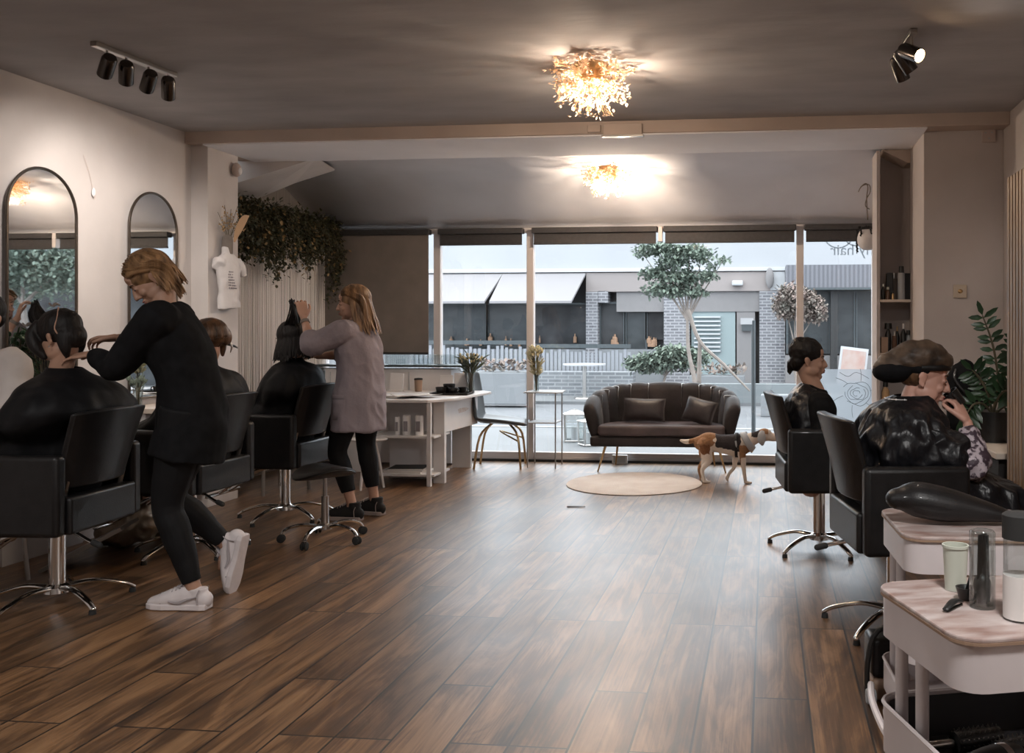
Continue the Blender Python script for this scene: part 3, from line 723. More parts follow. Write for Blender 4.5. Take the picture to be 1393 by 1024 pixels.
# ------------------------------------------------------------------ arched mirrors
def mirror(y, w, top, label, tw):
    t = thing('arched_mirror', label, 'mirror', (XL+.018+abs(tw)*.0045, y, .85), R(90)+R(tw), 'arched wall mirrors')
    h = top-.85; r = w/2
    # local x = along the wall, local -y = into the room
    def outline(rr, hh):
        return [(-rr, 0), (-rr, hh-r)]+[(-rr*math.cos(a), (hh-r)+(r-(r-rr))*math.sin(a)*1.0) for a in [math.pi*k/28 for k in range(1, 28)]]+[(rr, hh-r), (rr, 0)]
    o = outline(r-.006, h)
    MB().prism([(x, -.012, z) for x, z in o], (0, .008, 0)).obj('mirror_glass', 'mirror', t, smooth=False)
    f = MB(); oo = outline(r, h)+[(-r, 0)]
    f.tube([(x, -.012, z) for x, z in oo], (.009), n=8, sub=1); f.obj('frame', 'bronze', t)
    return t
mirror(4.93, .52, 2.245, 'larger-looking arched mirror at the left edge, behind the first client', .35)
mirror(5.90, .50, 2.245, 'arched mirror behind the bending stylist, nearer the pillar', .6)

# ledges below the left mirrors (wall counters)
for y, lab in ((4.93, 'cream wall shelf below the left-edge arched mirror'), (5.90, 'cream wall shelf below the second arched mirror')):
    t = thing('wall_counter', lab, 'shelf', (XL+.15, y, .80), 0, 'counters below the arched mirrors')
    MB().box(-.15, .15, -.38, .38, -.035, .0).obj('counter_top', 'lino', t, smooth=False, bevel=.005)
    MB().box(-.15, .08, -.36, .36, -.13, -.035).obj('drawer', 'white', t, smooth=False, bevel=.004)
    MB().box(-.15, -.11, -.3, .3, -.80, -.13).obj('support_panel', 'white', t, smooth=False)
fr = MB().obox((0, 0, 0), (.45, .3, .02), 0, 0, R(-28)); tag(fr.obj('foot_plate', 'steel', smooth=False), 'dark metal foot plate on the floor under the first counter', 'foot rest', loc=(-3.75, 4.75, .11), rz=R(20))

# ------------------------------------------------------------------ salon chair (faces local +Y)
def salon_chair(label, loc, rz, grp):
    t = thing('salon_chair', label, 'chair', loc, rz, grp)
    for s_ in (-1, 1):
        MB().box(s_*.275-.035, s_*.275+.035, -.22, .22, .38, .745).obj('armrest', 'leather', t, bevel=.022, seg=4)
    MB().box(-.24, .24, -.235, -.16, .38, .55).obj('rear_panel', 'leather', t, bevel=.016, seg=4)
    MB().box(-.237, .237, -.17, .24, .42, .545).obj('seat', 'leather', t, bevel=.03, seg=4)
    MB().box(-.22, .22, -.2, .22, .385, .425).obj('seat_base', 'rubber', t, smooth=False)
    def back(sgn):
        def f(u, v):
            x = (u-.5)*2; w = .235+.03*v
            y = -.215-.075*v-.015*v*v + .055*x*x*(1-.15*v)
            z = .585+.355*v - .012*x*x*v
            return (x*w, y+sgn*.026*(1-(abs(x)**6)*.6), z)
        return f
    nb = 14; m_ = MB(); A = []; F = []
    for i in range(nb+1):
        for j in range(nb+1): A.append(back(1)(i/nb, j/nb))
    for i in range(nb+1):
        for j in range(nb+1): A.append(back(-1)(i/nb, j/nb))
    q = (nb+1)**2; w_ = nb+1
    for i in range(nb):
        for j in range(nb):
            a, b, c, d = i*w_+j, (i+1)*w_+j, (i+1)*w_+j+1, i*w_+j+1
            F += [(a, b, c, d), (a+q, d+q, c+q, b+q)]
    for i in range(nb):
        F += [(i*w_, i*w_+q, (i+1)*w_+q, (i+1)*w_), (i*w_+nb, (i+1)*w_+nb, (i+1)*w_+nb+q, i*w_+nb+q)]
        F += [(i, i+1, i+1+q, i+q), (nb*w_+i, nb*w_+i+q, nb*w_+i+1+q, nb*w_+i+1)]
    m_.add(A, F); bo = m_.obj('backrest', 'leather', t, bevel=.012, seg=3)
    for s_ in (-1, 1): MB().tube([(s_*.2, -.16, .50), (s_*.2, -.19, .62)], .014, n=8).obj('back_bracket', 'steel', t)
    MB().lathe([(.001, .385), (.09, .385), (.075, .36), (.036, .345), (.036, .10), (.055, .085), (.06, .06), (.001, .055)], n=28).obj('column', 'chrome', t)
    for k in range(5):
        a = math.pi*2*k/5+R(25); c, s_ = math.cos(a), math.sin(a)
        lg_ = MB().tube([(.04*c, .04*s_, .082), (.15*c, .15*s_, .088), (.27*c, .27*s_, .055), (.32*c, .32*s_, .028)], [(.02, .013), (.019, .011), (.016, .010), (.013, .009)], n=10, sub=4, side=(-s_, c, 0), round_=True).obj('leg', 'chrome', t)
        MB().lathe([(.001, 0), (.016, 0), (.014, .02), (.001, .022)], c=(.315*c, .315*s_, 0), n=12).obj('foot', 'rubber', lg_)
    p = MB().tube([(-.05, -.04, .37), (-.09, -.14, .365), (-.14, -.25, .335), (-.15, -.29, .325)], [.009, .009, .009, .011], n=10, round_=True).obj('pump_lever', 'chrome', t)
    MB().tube([(-.145, -.275, .328), (-.155, -.31, .318)], .014, n=10, round_=True).obj('lever_grip', 'rubber', p)
    f = MB(); f.tube([(-.06, .1, .36), (-.06, .26, .3), (-.06, .4, .2), (-.06, .46, .17)], .010, n=8, round_=True); f.tube([(.06, .1, .36), (.06, .26, .3), (.06, .4, .2), (.06, .46, .17)], .010, n=8, round_=True)
    f.tube([(-.19, .46, .17), (.19, .46, .17)], .014, n=10, round_=True); f.obj('foot_rest', 'chrome', t)
    return t
GL = 'black salon chairs facing the left wall'; GR = 'black salon chairs on the right side'
chair0 = salon_chair('black salon chair at the left edge, in front of all the others', (-3.36, 4.04, 0), R(94), GL)
dup(chair0, (-3.37, 5.07, 0), R(88), 'black salon chair just right of the bending stylist', GL)
dup(chair0, (-3.33, 6.07, 0), R(90), 'black salon chair behind the castor stool', GL)
dup(chair0, (.31, 5.55, 0), R(-84), 'black salon chair whose back the dog noses, under the seated man', GR)
dup(chair0, (.56, 4.12, 0), R(-80), 'black salon chair behind the farther white trolley', GR)

# ------------------------------------------------------------------ castor stool
s = thing('castor_stool', 'black saddle stool on five chrome castor legs', 'stool', (-2.72, 5.43, 0), R(54))
def saddle(u, v): pass
sm = MB(); ns = 24; vs = []; fs = []
for sg in (1, -1):
    for i in range(7):
        r = i/6
        for k in range(ns):
            a = 2*math.pi*k/ns; x = .19*r*math.cos(a)*(1+.05*math.sin(a)); y = .165*r*math.sin(a)
            z = .455+.035*(x/.19)**2*-1.6+.022*(r**2) - (.0 if sg > 0 else .055*(1-r**4)) - .02*r**6
            vs.append((x, y, z))
for g in range(2):
    o_ = g*7*ns
    for i in range(6):
        for k in range(ns):
            q_ = (o_+i*ns+k, o_+i*ns+(k+1) % ns, o_+(i+1)*ns+(k+1) % ns, o_+(i+1)*ns+k); fs.append(q_ if g == 0 else q_[::-1])
sm.add(vs, fs); sm.obj('seat', 'leather', s, solid=.012, bevel=.004)
MB().lathe([(.001, .44), (.05, .42), (.03, .405), (.012, .40), (.012, .28), (.022, .28), (.024, .11), (.04, .105), (.04, .075), (.001, .07)], n=20).obj('gas_column', 'steel', s)
for k in range(5):
    a = math.pi*2*k/5; c, s_ = math.cos(a), math.sin(a)
    lg_ = MB().tube([(.03*c, .03*s_, .09), (.13*c, .13*s_, .105), (.22*c, .22*s_, .085), (.25*c, .25*s_, .055)], [(.013, .01)]*4, n=8, side=(-s_, c, 0), round_=True).obj('leg', 'chrome', s)
    w = MB()
    for q in (-.012, .012): w.M = Matrix.Translation((.255*c-q*s_, .255*s_+q*c, .026)) @ Matrix.Rotation(a, 4, 'Z') @ Matrix.Rotation(R(90), 4, 'X'); w.lathe([(.001, -.007), (.02, -.007), (.025, -.003), (.025, .003), (.02, .007), (.001, .007)], n=16)
    w.obj('castor', 'rubber', lg_)

# ------------------------------------------------------------------ white desk
d = thing('white_desk', 'white corner desk with open shelves left of the window', 'desk', (-2.95, 7.9, 0))
dx, dy = 2.95, -7.9
def dbox(x0, x1, y0, y1, z0, z1, n, m='white', b=.003, par=None): return MB().box(x0+dx, x1+dx, y0+dy, y1+dy, z0, z1).obj(n, m, par or d, smooth=False, bevel=b)
dt = MB().prism([(-3.65+dx, 7.38+dy, .70), (-2.80+dx, 7.38+dy, .70), (-2.66+dx, 7.62+dy, .70), (-2.60+dx, 8.50+dy, .70), (-2.72+dx, 8.62+dy, .70), (-3.65+dx, 8.62+dy, .70)], (0, 0, .025)).obj('desk_top', 'white', d, smooth=False, bevel=.006)
dbox(-2.82, -2.785, 7.40, 7.435, 0, .70, 'leg'); dbox(-3.315, -3.28, 7.40, 7.435, 0, .70, 'leg')
dbox(-2.83, -2.73, 7.58, 7.63, 0, .70, 'side_panel'); dbox(-2.98, -2.80, 8.48, 8.53, 0, .70, 'leg')
for z in (.08, .40): dbox(-3.31, -2.76, 7.42, 7.80, z, z+.02, 'shelf')
dbox(-3.31, -2.83, 7.80, 7.82, 0, .70, 'back_panel'); dbox(-3.60, -3.32, 7.5, 7.52, .1, .70, 'modesty_panel')
dr = MB().add([(x+dx, y+dy, z) for x, y, z in ((-2.755, 7.61, .70), (-2.735, 8.50, .70), (-2.735, 8.50, .42), (-2.755, 7.61, .425), (-2.775, 7.61, .70), (-2.76, 8.50, .70), (-2.76, 8.50, .42), (-2.775, 7.61, .425), )],
     [(0, 1, 2, 3), (4, 7, 6, 5), (0, 4, 5, 1), (3, 2, 6, 7), (0, 3, 7, 4), (1, 5, 6, 2)]); dr.obj('drawer_front', 'white', d, smooth=False, bevel=.002)
MB().add([(-2.750+dx, 7.92+dy, .585), (-2.744+dx, 8.02+dy, .605), (-2.741+dx, 8.18+dy, .60), (-2.739+dx, 8.26+dy, .585), (-2.741+dx, 8.16+dy, .565), (-2.746+dx, 8.0+dy, .562)], [(0, 1, 2, 3, 4, 5)]).obj('rust_mark', mat('rust_mark', (.55, .40, .33), .8, col2=(.72, .66, .63), scale=30), d, smooth=False)
# things on and in the desk
def can(x, y, z, r, h, label, m='white', band='print', grp=None, cap=None):
    t = thing('product_can', label, 'can', (x, y, z), 0, grp)
    MB().lathe([(.001, 0), (r, 0), (r, h*.93), (r*.85, h), (.001, h)], n=20).obj('body', m, t)
    if band: 
        q = MB()
        for i in range(3): q.lathe([(r+.0006, h*(.25+.16*i)), (r+.0006, h*(.33+.16*i))], n=20)
        q2 = MB(); q2.box(-r*.5, r*.5, -r-.0015, -r*.6, h*.2, h*.72); q2.obj('label_print', band, t, smooth=False)
    return t
can(-3.12, 7.52, .42, .022, .15, 'slim white bottle on the desk shelf, leftmost of three')
can(-3.03, 7.50, .42, .034, .165, 'white product tub in the middle of the desk shelf', grp='white tubs on the desk shelf')
can(-2.92, 7.50, .42, .034, .165, 'white product tub nearest the desk leg, right of its twin', grp='white tubs on the desk shelf')
for i, (w, z, lab, m) in enumerate(((.36, .10, 'lowest magazine of the stack on the bottom desk shelf', 'paper'), (.33, .113, 'grey-covered magazine in the middle of the desk shelf stack', 'letter'), (.30, .126, 'dark magazine lying on top of the desk shelf stack', 'rubber'))):
    t = thing('magazine', lab, 'magazine', (-3.06+.01*i, 7.58, z), R(6*i-5), 'magazines on the bottom desk shelf')
    MB().box(-w/2, w/2, -.12, .12, 0, .011).obj('pages', 'paper', t, smooth=False); MB().box(-w/2-.002, w/2+.002, -.122, .122, .011, .013).obj('cover', m, t, smooth=False)
# papers on the top
r_ = random.Random(8)
for i in range(4):
    t = MB(); w, l = .30-.02*i, .22
    def pf(u, v, w=w, l=l, k=i): return ((u-.5)*w, (v-.5)*l, .004+.012*math.sin(u*3+k)*(v*v)+.006*math.sin(v*5+k))
    t.grid(pf, 10, 8); tag(t.obj('paper_sheet', 'paper', solid=.002), ['crumpled white papers on the desk, sheet at the bottom', 'loose white sheet curling over the desk papers', 'loose sheet nearest the desk\'s front corner', 'topmost curled sheet beside the stylist\'s jacket'][i], 'paper', 'papers spread on the white desk', loc=(-3.25+.1*i, 7.62+.05*(i % 2), .728+.006*i), rz=R(25*i))
ty_ = thing('serving_tray', 'dark tray carrying black cups on the white desk', 'tray', (-2.83, 8.05, .726), R(5))
MB().box(-.17, .17, -.12, .12, 0, .008).obj('tray_base', 'wood_dark', ty_, smooth=False, bevel=.003); ri = MB()
ri.box(-.17, .17, -.12, -.11, .008, .02); ri.box(-.17, .17, .11, .12, .008, .02); ri.box(-.17, -.16, -.11, .11, .008, .02); ri.box(.16, .17, -.11, .11, .008, .02); ri.obj('tray_rim', 'wood_dark', ty_, smooth=False)
def cup(x, y, z, r, h, label, m='black', grp='black cups on the desk tray', handle=True):
    t = thing('cup', label, 'cup', (x, y, z), R(r_.uniform(0, 360)), grp)
    MB().lathe([(.001, 0), (r*.7, 0), (r*.85, h*.3), (r, h), (r*.93, h), (r*.78, h*.3), (.001, h*.12)], n=20).obj('bowl', m, t)
    if handle: MB().tube([(r*.85, 0, h*.85), (r*1.35, 0, h*.75), (r*1.3, 0, h*.35), (r*.8, 0, h*.25)], .005, n=6).obj('handle', m, t)
cup(-2.92, 8.02, .735, .05, .06, 'black cup on the left of the tray')
cup(-2.80, 8.0, .735, .042, .055, 'black cup in the front of the tray')
cup(-2.75, 8.1, .735, .04, .055, 'black cup at the right rear of the tray')
cup(-2.865, 8.08, .735, .055, .085, 'taller black bowl at the middle of the tray', handle=False)
def vase(x, y, z, label, grn, fl_, h, spread, n, seed, vh=.2, cat='vase', r=.035, leafL=.09):
    t = thing('flower_vase', label, cat, (x, y, z)); q = random.Random(seed)
    MB().lathe([(.001, .0), (r, 0), (r*.9, vh*.5), (r*1.15, vh), (r*1.08, vh), (r*.82, vh*.5), (r*.9, .006), (.001, .006)], n=20).obj('vase', 'glass_o', t)
    s_ = MB(); f_ = MB(); g2 = MB()
    for k in range(n):
        a = q.uniform(0, 6.28); rr = q.random()**.5*spread; p = V((math.cos(a)*rr, math.sin(a)*rr, h*q.uniform(.82, 1)))
        s_.tube([(p.x*.1, p.y*.1, .01), (p.x*.25, p.y*.25, vh), (p.x*.7, p.y*.7, h*.75), p], .0018, n=4, sub=2)
        f_.ell(p, (.012, .012, .016), n=6, m=4)
        for j in range(5):
            c = V((p.x*.3, p.y*.3, vh*.9)).lerp(p, q.random()); g2.leaf(c, (p.x*2+q.gauss(0, .03), p.y*2+q.gauss(0, .03), .12), (q.random(), q.random(), 0), leafL*q.uniform(.6, 1.1), .012)
    s_.obj('stems', 'stem', t); f_.obj('blossoms', fl_, t); g2.obj('leaves', grn, t)
    return t
vase(-2.72, 8.25, .726, 'glass vase of green and yellow stems on the desk\'s far corner', 'leaf_out', 'fpink', .36, .10, 34, 3, .19)
# white display cabinet under the lowered blind
dc = thing('display_cabinet', 'low white cabinet with a dark top ledge under the taupe blind', 'cabinet', (-3.75, 8.74, 0))
MB().box(-.72, .72, -.14, .14, .02, .93).obj('body', 'white', dc, smooth=False, bevel=.004)
MB().box(-.76, .86, -.17, .16, .95, .968).obj('glass_shelf', 'iron', dc, smooth=False)
dl = MB()
for x in (-.5, -.1, .3): dl.box(x-.003, x+.003, -.147, -.14, .06, .9)
dl.obj('panel_joints', 'letter', dc, smooth=False)
for i, x in enumerate((-3.62, -3.36, -3.12)):
    t = thing('glass_block', ['ribbed glass block on the ledge, left one', 'ribbed glass block on the ledge in the middle', 'ribbed glass block on the ledge, right one by the mullion'][i], 'glass block', (x, 8.72, .968), 0, 'glass blocks on the ledge under the blind')
    MB().box(-.11, .11, -.04, .04, 0, .10).obj('block', 'glass_o', t, smooth=False, bevel=.005)
    rb = MB()
    for k in range(10): rb.box(-.1+k*.021, -.092+k*.021, -.043, -.040, .008, .092)
    rb.obj('ribs', 'glass_o', t, smooth=False)
bq = thing('drink_bottle', 'brown paper cup with a dark lid between desk papers and window', 'cup', (-3.28, 8.40, .727), 0)
MB().lathe([(.001, 0), (.032, 0), (.038, .11), (.001, .11)], n=20).obj('cup', 'edge', bq); MB().lathe([(.001, .11), (.041, .11), (.038, .125), (.001, .13)], n=20).obj('lid', 'rubber', bq)
for i, (x, y, h) in enumerate(((-3.50, 8.42, .17), (-3.05, 8.52, .15), (-2.92, 8.56, .17))):
    t = thing('brochure_stand', ['white brochure stand left of the paper cup', 'white brochure stand right of the paper cup', 'white brochure stand nearest the black cups'][i], 'stand', (x, y, .726), 0, 'white stands at the back of the desk')
    MB().obox((0, 0, h/2), (.13, .02, h), 0, R(-6)).obj('panel', 'white', t, smooth=False, bevel=.003); MB().box(-.065, .065, -.05, .0, 0, .012).obj('foot', 'white', t, smooth=False)
# small round side table
st_ = thing('side_table', 'small round white side table beside the desk shelves', 'table', (-3.27, 7.28, 0))
MB().lathe([(.001, .385), (.10, .385), (.15, .40), (.155, .41), (.15, .415), (.001, .41)], n=32).obj('table_top', 'white', st_)
for k in range(3):
    a = 2.1*k+.4; MB().tube([(.05*math.cos(a), .05*math.sin(a), .39), (.09*math.cos(a), .09*math.sin(a), .2), (.12*math.cos(a), .12*math.sin(a), 0)], [.014, .012, .010], n=8).obj('leg', 'white', st_)

# glass table and shell chair by the window
gt = thing('glass_table', 'small glass-topped table by the second window pane', 'table', (-2.12, 8.66, 0))
MB().prism([(-.17, -.16, .71), (.16, -.20, .71), (.20, -.12, .71), (.16, .2, .71), (-.17, .2, .71)], (0, 0, .012)).obj('table_top', 'ledge', gt, smooth=False, bevel=.003)
MB().box(-.14, .13, -.12, .16, .42, .43).obj('lower_shelf', 'ledge', gt, smooth=False)
for x, y in ((-.14, .16), (.13, -.12), (.13, .16), (-.14, -.12)): MB().cyl((x, y, 0), (x, y, .71), .007, n=8).obj('leg', 'steel', gt)
vase(-2.19, 8.60, .722, 'slim glass vase of pale dried flowers on the glass table', 'fpink', 'fpink', .43, .075, 40, 6, .16, r=.026, leafL=.07)
ch = thing('shell_chair', 'dark grey shell chair on brass legs beside the white desk', 'chair', (-2.545, 8.60, 0), R(-82))
# local: sitter faces +Y
def shell(u, v):
    x = (u-.5)*2
    if v < .5: t = v/.5; y = .27-.46*t; z = .43+.05*(1-t)**2*-.6+.05*x*x*(.4+.6*t)
    else: t = (v-.5)/.5; y = -.19-.14*t+.10*x*x*t; z = .435+.47*t+.05*x*x*(1-t)
    w = (.25-.05*(1-v)) if v < .5 else .25-.09*((v-.5)*2)**2
    return (x*w, y, z)
MB().grid(shell, 14, 20).obj('shell', 'greyshell', ch, solid=.03, subd=1)
for sx in (-1, 1):
    MB().tube([(sx*.06, .1, .41), (sx*.16, .19, .30), (sx*.19, .22, .0)], .011, n=8).obj('leg', 'brass', ch)
    MB().tube([(sx*.06, -.08, .41), (sx*.15, -.17, .30), (sx*.18, -.22, .0)], .011, n=8).obj('leg', 'brass', ch)
MB().tube([(-.16, .19, .26), (0, .0, .34), (.16, .19, .26)], .008, n=6).obj('cross_brace', 'brass', ch)

# ------------------------------------------------------------------ sofa (front faces local -Y)
sf = thing('velvet_sofa', 'dark scallop-backed two-seat sofa on slim brass legs in front of the window', 'sofa', (-.97, 8.62, 0), R(2))
W2 = .66; nseg = 11
def arc(t, off=0):
    """t 0..1 from the left arm front round the back to the right arm front"""
    a = math.pi*(1-t); n_ = 3.0
    c, s_ = math.cos(a), math.sin(a)
    x = (abs(c)**(2/n_))*(1 if c > 0 else -1)*(W2+off); y = -.26+(abs(s_)**(2/n_))*(.54+off)
    return x, y
def sofa_h(t): return .60+.19*math.sin(math.pi*t)**.55
bk = MB(); nt = nseg*10; rows = 10; vs = []; fs = []
prof = [(0, 0, 0), ]
for i in range(nt+1):
    t = i/nt; x0_, y0_ = arc(t, -.07); x1_, y1_ = arc(t, .045)
    ph = (t*nseg) % 1; puff = (1-abs(2*ph-1)**2.2)
    sc = .014*puff
    h = sofa_h(t)+.016*puff
    nx, ny = x1_-x0_, y1_-y0_; L_ = math.hypot(nx, ny) or 1; nx /= L_; ny /= L_
    xb, yb = arc(t, -.005)
    ring = [(x0_*.97-nx*sc, y0_-ny*sc-.0, .34), (x0_-nx*(sc+.01), y0_-ny*(sc+.01), .5), (x0_+nx*.015-nx*sc, y0_+ny*.015-ny*sc, h-.05), (x0_+nx*.045, y0_+ny*.045, h), (x1_+nx*.01, y1_+ny*.01, h-.002), (x1_+nx*.03, y1_+ny*.03, h-.05), (x1_-nx*.0, y1_-ny*.0, .5), (xb, yb, .26)]
    vs += ring
k_ = 8
for i in range(nt):
    for j in range(k_): fs.append((i*k_+j, (i+1)*k_+j, (i+1)*k_+(j+1) % k_, i*k_+(j+1) % k_))
fs.append(tuple(range(k_))); fs.append(tuple(nt*k_+j for j in range(k_))[::-1])
bk.add(vs, fs); bo = bk.obj('channelled_back', 'velvet', sf, subd=1, angle=180)
seam = MB()
for i in range(1, nseg):
    t = i/nseg; x0_, y0_ = arc(t, -.068); x1_, y1_ = arc(t, .03); h = sofa_h(t)
    seam.tube([(x0_, y0_, .45), (x0_, y0_, h-.05), (x0_*.97+x1_*.03, y0_*.6+y1_*.4, h+.001), (x1_, y1_, h-.005)], .0035, n=5, sub=3)
seam.obj('piping', 'steel', bo)
def footprint(k): return [(arc(i/40, k)[0], arc(i/40, k)[1]) for i in range(41)]
fp = footprint(-.075); MB().prism([(x, y-.03, .335) for x, y in fp], (0, 0, .10)).obj('seat_cushion', 'velvet_seat', sf, smooth=False, bevel=.03, seg=4)
fp = footprint(-.0); MB().prism([(x, y-.02, .235) for x, y in fp], (0, 0, .10)).obj('base', 'velvet', sf, smooth=False, bevel=.03, seg=3)
for x, y, ex, ey in ((-.52, -.20, -.07, -.03), (.52, -.20, .07, -.03), (-.45, .15, -.03, .06), (.45, .15, .03, .06)):
    MB().cyl((x+ex, y+ey, 0), (x, y, .245), .007, .013, n=10).obj('leg', 'brass', sf)
def cushion(w, h, loc, rot, label):
    c = MB()
    def f(sg): 
        def g(u, v):
            x, y = (u-.5)*2, (v-.5)*2; e = (1-abs(x)**2.4)*(1-abs(y)**2.4); e = max(e, 0)**.5
            k = 1-.07*(abs(x*y))
            return (x*w/2*(1-.06*(1-abs(y))*abs(x)), sg*.055*e, y*h/2*(1-.07*(1-abs(x))*abs(y)))
        return g
    c.grid(f(1), 18, 14); c.grid(f(-1), 18, 14)
    o = c.obj('scatter_cushion', 'satin', angle=180); tag(o, label, 'cushion', 'dark cushions on the sofa'); o.location = loc; o.rotation_euler = rot
    q = o.modifiers.new('w', 'WELD'); q.merge_threshold = .0005
cushion(.41, .225, (-1.15, 8.60, .558), (R(-14), R(1), R(-3)), 'dark oblong velvet cushion on the left half of the sofa')
cushion(.32, .24, (-.62, 8.53, .555), (R(-18), R(12), R(-22)), 'dark velvet cushion tilted at the right arm of the sofa')
rg = MB().lathe([(.001, .0), (.565, 0), (.575, .006), (.565, .012), (.001, .012)], n=64); tag(rg.obj('round_rug', 'rug'), 'round cream rug on the floor in front of the sofa', 'rug', loc=(-1.12, 7.74, 0))
kn = thing('stick', 'small pale stick lying on the planks in front of the rug', 'stick', (-1.40, 6.66, 0), R(4)); MB().tube([(-.06, 0, .006), (.0, .005, .006), (.07, -.01, .008)], [.006, .005, .004], n=6, round_=True).obj('stick', 'letter', kn)
fb = thing('floor_box', 'small white vent box at the window foot behind the sofa leg', 'box', (-1.43, 8.90, 0)); MB().box(-.075, .075, -.02, .02, 0, .085).obj('cover', 'white', fb, smooth=False, bevel=.004); MB().box(-.06, .06, -.023, -.02, .012, .073).obj('grille', 'letter', fb, smooth=False)

# ------------------------------------------------------------------ mannequin torso on the pillar
mq = thing('torso_mannequin', 'white printed top on a torso form hung on the left pillar', 'mannequin', (-4.085, 6.52, 1.47))
tb = MB()
tb.tube([(.05, .02, .0), (.055, .01, .12), (.06, .0, .24), (.055, 0, .34), (.045, 0, .40)], [(.128, .05), (.108, .055), (.118, .06), (.13, .055), (.09, .035)], n=24, side=(0, 1, 0))
for sg in (-1, 1): tb.tube([(.05, sg*.10, .36), (.055, sg*(.145 if sg > 0 else .125), .32), (.06, sg*(.175 if sg > 0 else .135), .25 if sg > 0 else .31)], [(.05, .04), (.048, .038), (.042, .03)], n=14)
tb.tube([(.045, 0, .38), (.05, 0, .46)], [(.06, .035), (.05, .032)], n=16, side=(0, 1, 0))
tb.blob('top_garment', 'plaster_obj', mq, .008, 3, wr(.007, 18))
MB().tube([(.045, 0, .40), (.05, 0, .52)], [.042, .038], n=14, round_=True).obj('neck', 'bark', mq)
pr = MB(); q = random.Random(2)
for i in range(7):
    for j in range(6):
        yy, zz = -.075+j*.018+q.uniform(-.004, .004), .15+i*.02; pr.ell((.116-abs(yy+.03)*.12, yy, zz), (.003, .008, .006), n=6, m=4)
pr.obj('bead_print', 'print', mq)
dfm = thing('dried_bouquet', 'dried flowers and a tan feather above the torso form', 'dried flowers', (-4.04, 6.54, 1.96))
b_ = MB(); q = random.Random(12); bb = MB()
for k in range(14):
    a = q.uniform(-1, 1); tip = V((q.uniform(0, .06), a*.2-.02, .20+q.uniform(-.03, .1)-abs(a)*.05))
    b_.tube([(0, 0, 0), (tip.x*.4, tip.y*.35, tip.z*.5), tip], .002, n=4, sub=3)
    for j in range(7): c = V((tip.x*.4, tip.y*.35, tip.z*.5)).lerp(tip, q.random()); bb.ell((c.x+q.gauss(0, .008), c.y+q.gauss(0, .01), c.z+q.gauss(0, .01)), .006, n=6, m=4)
b_.obj('stems', 'stem', dfm); bb.obj('seed_heads', 'dried', dfm)
fe = MB(); fe.tube([(.03, .03, .02), (.04, .06, .10), (.045, .13, .19), (.05, .19, .23)], [(.012, .004), (.035, .006), (.036, .006), (.006, .003)], n=10, side=(0, 1, -1), round_=True); fe.obj('feather', 'pampas', dfm)

# string curtain and ivy
sc_ = MB(); q = random.Random(20); cb = MB()
for k in range(84):
    y = 6.86+k*(9.0-6.90)/84; sc_.tube([(-4.47+q.uniform(-.012, .012), y, .05), (-4.47, y+q.uniform(-.004, .004), 1.2), (-4.47, y, 2.35)], .0065+q.random()*.003, n=5, sub=1)
so = tag(sc_.obj('string_curtain', 'string'), 'silvery string curtain hanging behind the ivy', 'curtain', kind='stuff')
cr_l = MB().box(-4.50, -4.46, 6.80, 8.95, 2.345, 2.375); tag(cr_l.obj('curtain_rail', 'rubber', smooth=False), 'dark rail carrying the string curtain under the ivy', 'rail')
iv = thing('ivy_garland', 'thick dark ivy garland draped over the string curtain', 'garland', (-4.4, 7.9, 2.38))
lf = MB(); st2 = MB(); lo = MB(); q = random.Random(33)
for k in range(125):
    y = q.uniform(-1.05, 1.02); ln = q.uniform(.28, .52)+(.14 if q.random() < .25 else 0)+(.18 if y > .85 else 0)
    x = q.uniform(-.03, .12); p0 = V((x, y, q.uniform(-.03, .03))); p1 = V((x+.06, y+q.gauss(0, .02), -ln*.5)); p2 = V((x+.05, y+q.gauss(0, .04), -ln))
    st2.tube([p0, p1, p2], .0022, n=4, sub=3)
    for j in range(int(24+ln*95)):
        u = q.random(); c = p0.lerp(p1, u*2) if u < .5 else p1.lerp(p2, u*2-1)
        c = c+V((q.gauss(0, .022), q.gauss(0, .024), q.gauss(0, .02)))
        (lo if q.random() < .13 else lf).leaf(c, (q.gauss(.4, .6), q.gauss(0, .7), q.gauss(-.5, .6)), (0, 0, 1), q.uniform(.022, .05), q.uniform(.016, .03))
for k in range(900):
    c = (q.uniform(-.05, .14), q.uniform(-1.05, 1.02), q.gauss(.0, .035)); lf.leaf(c, (q.gauss(0, 1), q.gauss(0, 1), q.gauss(.3, 1)), (0, 0, 1), q.uniform(.025, .055), q.uniform(.016, .03))
st2.obj('vines', 'stem', iv); lf.obj('leaves', 'ivy', iv); lo.obj('dry_leaves', 'ivy_o', iv)

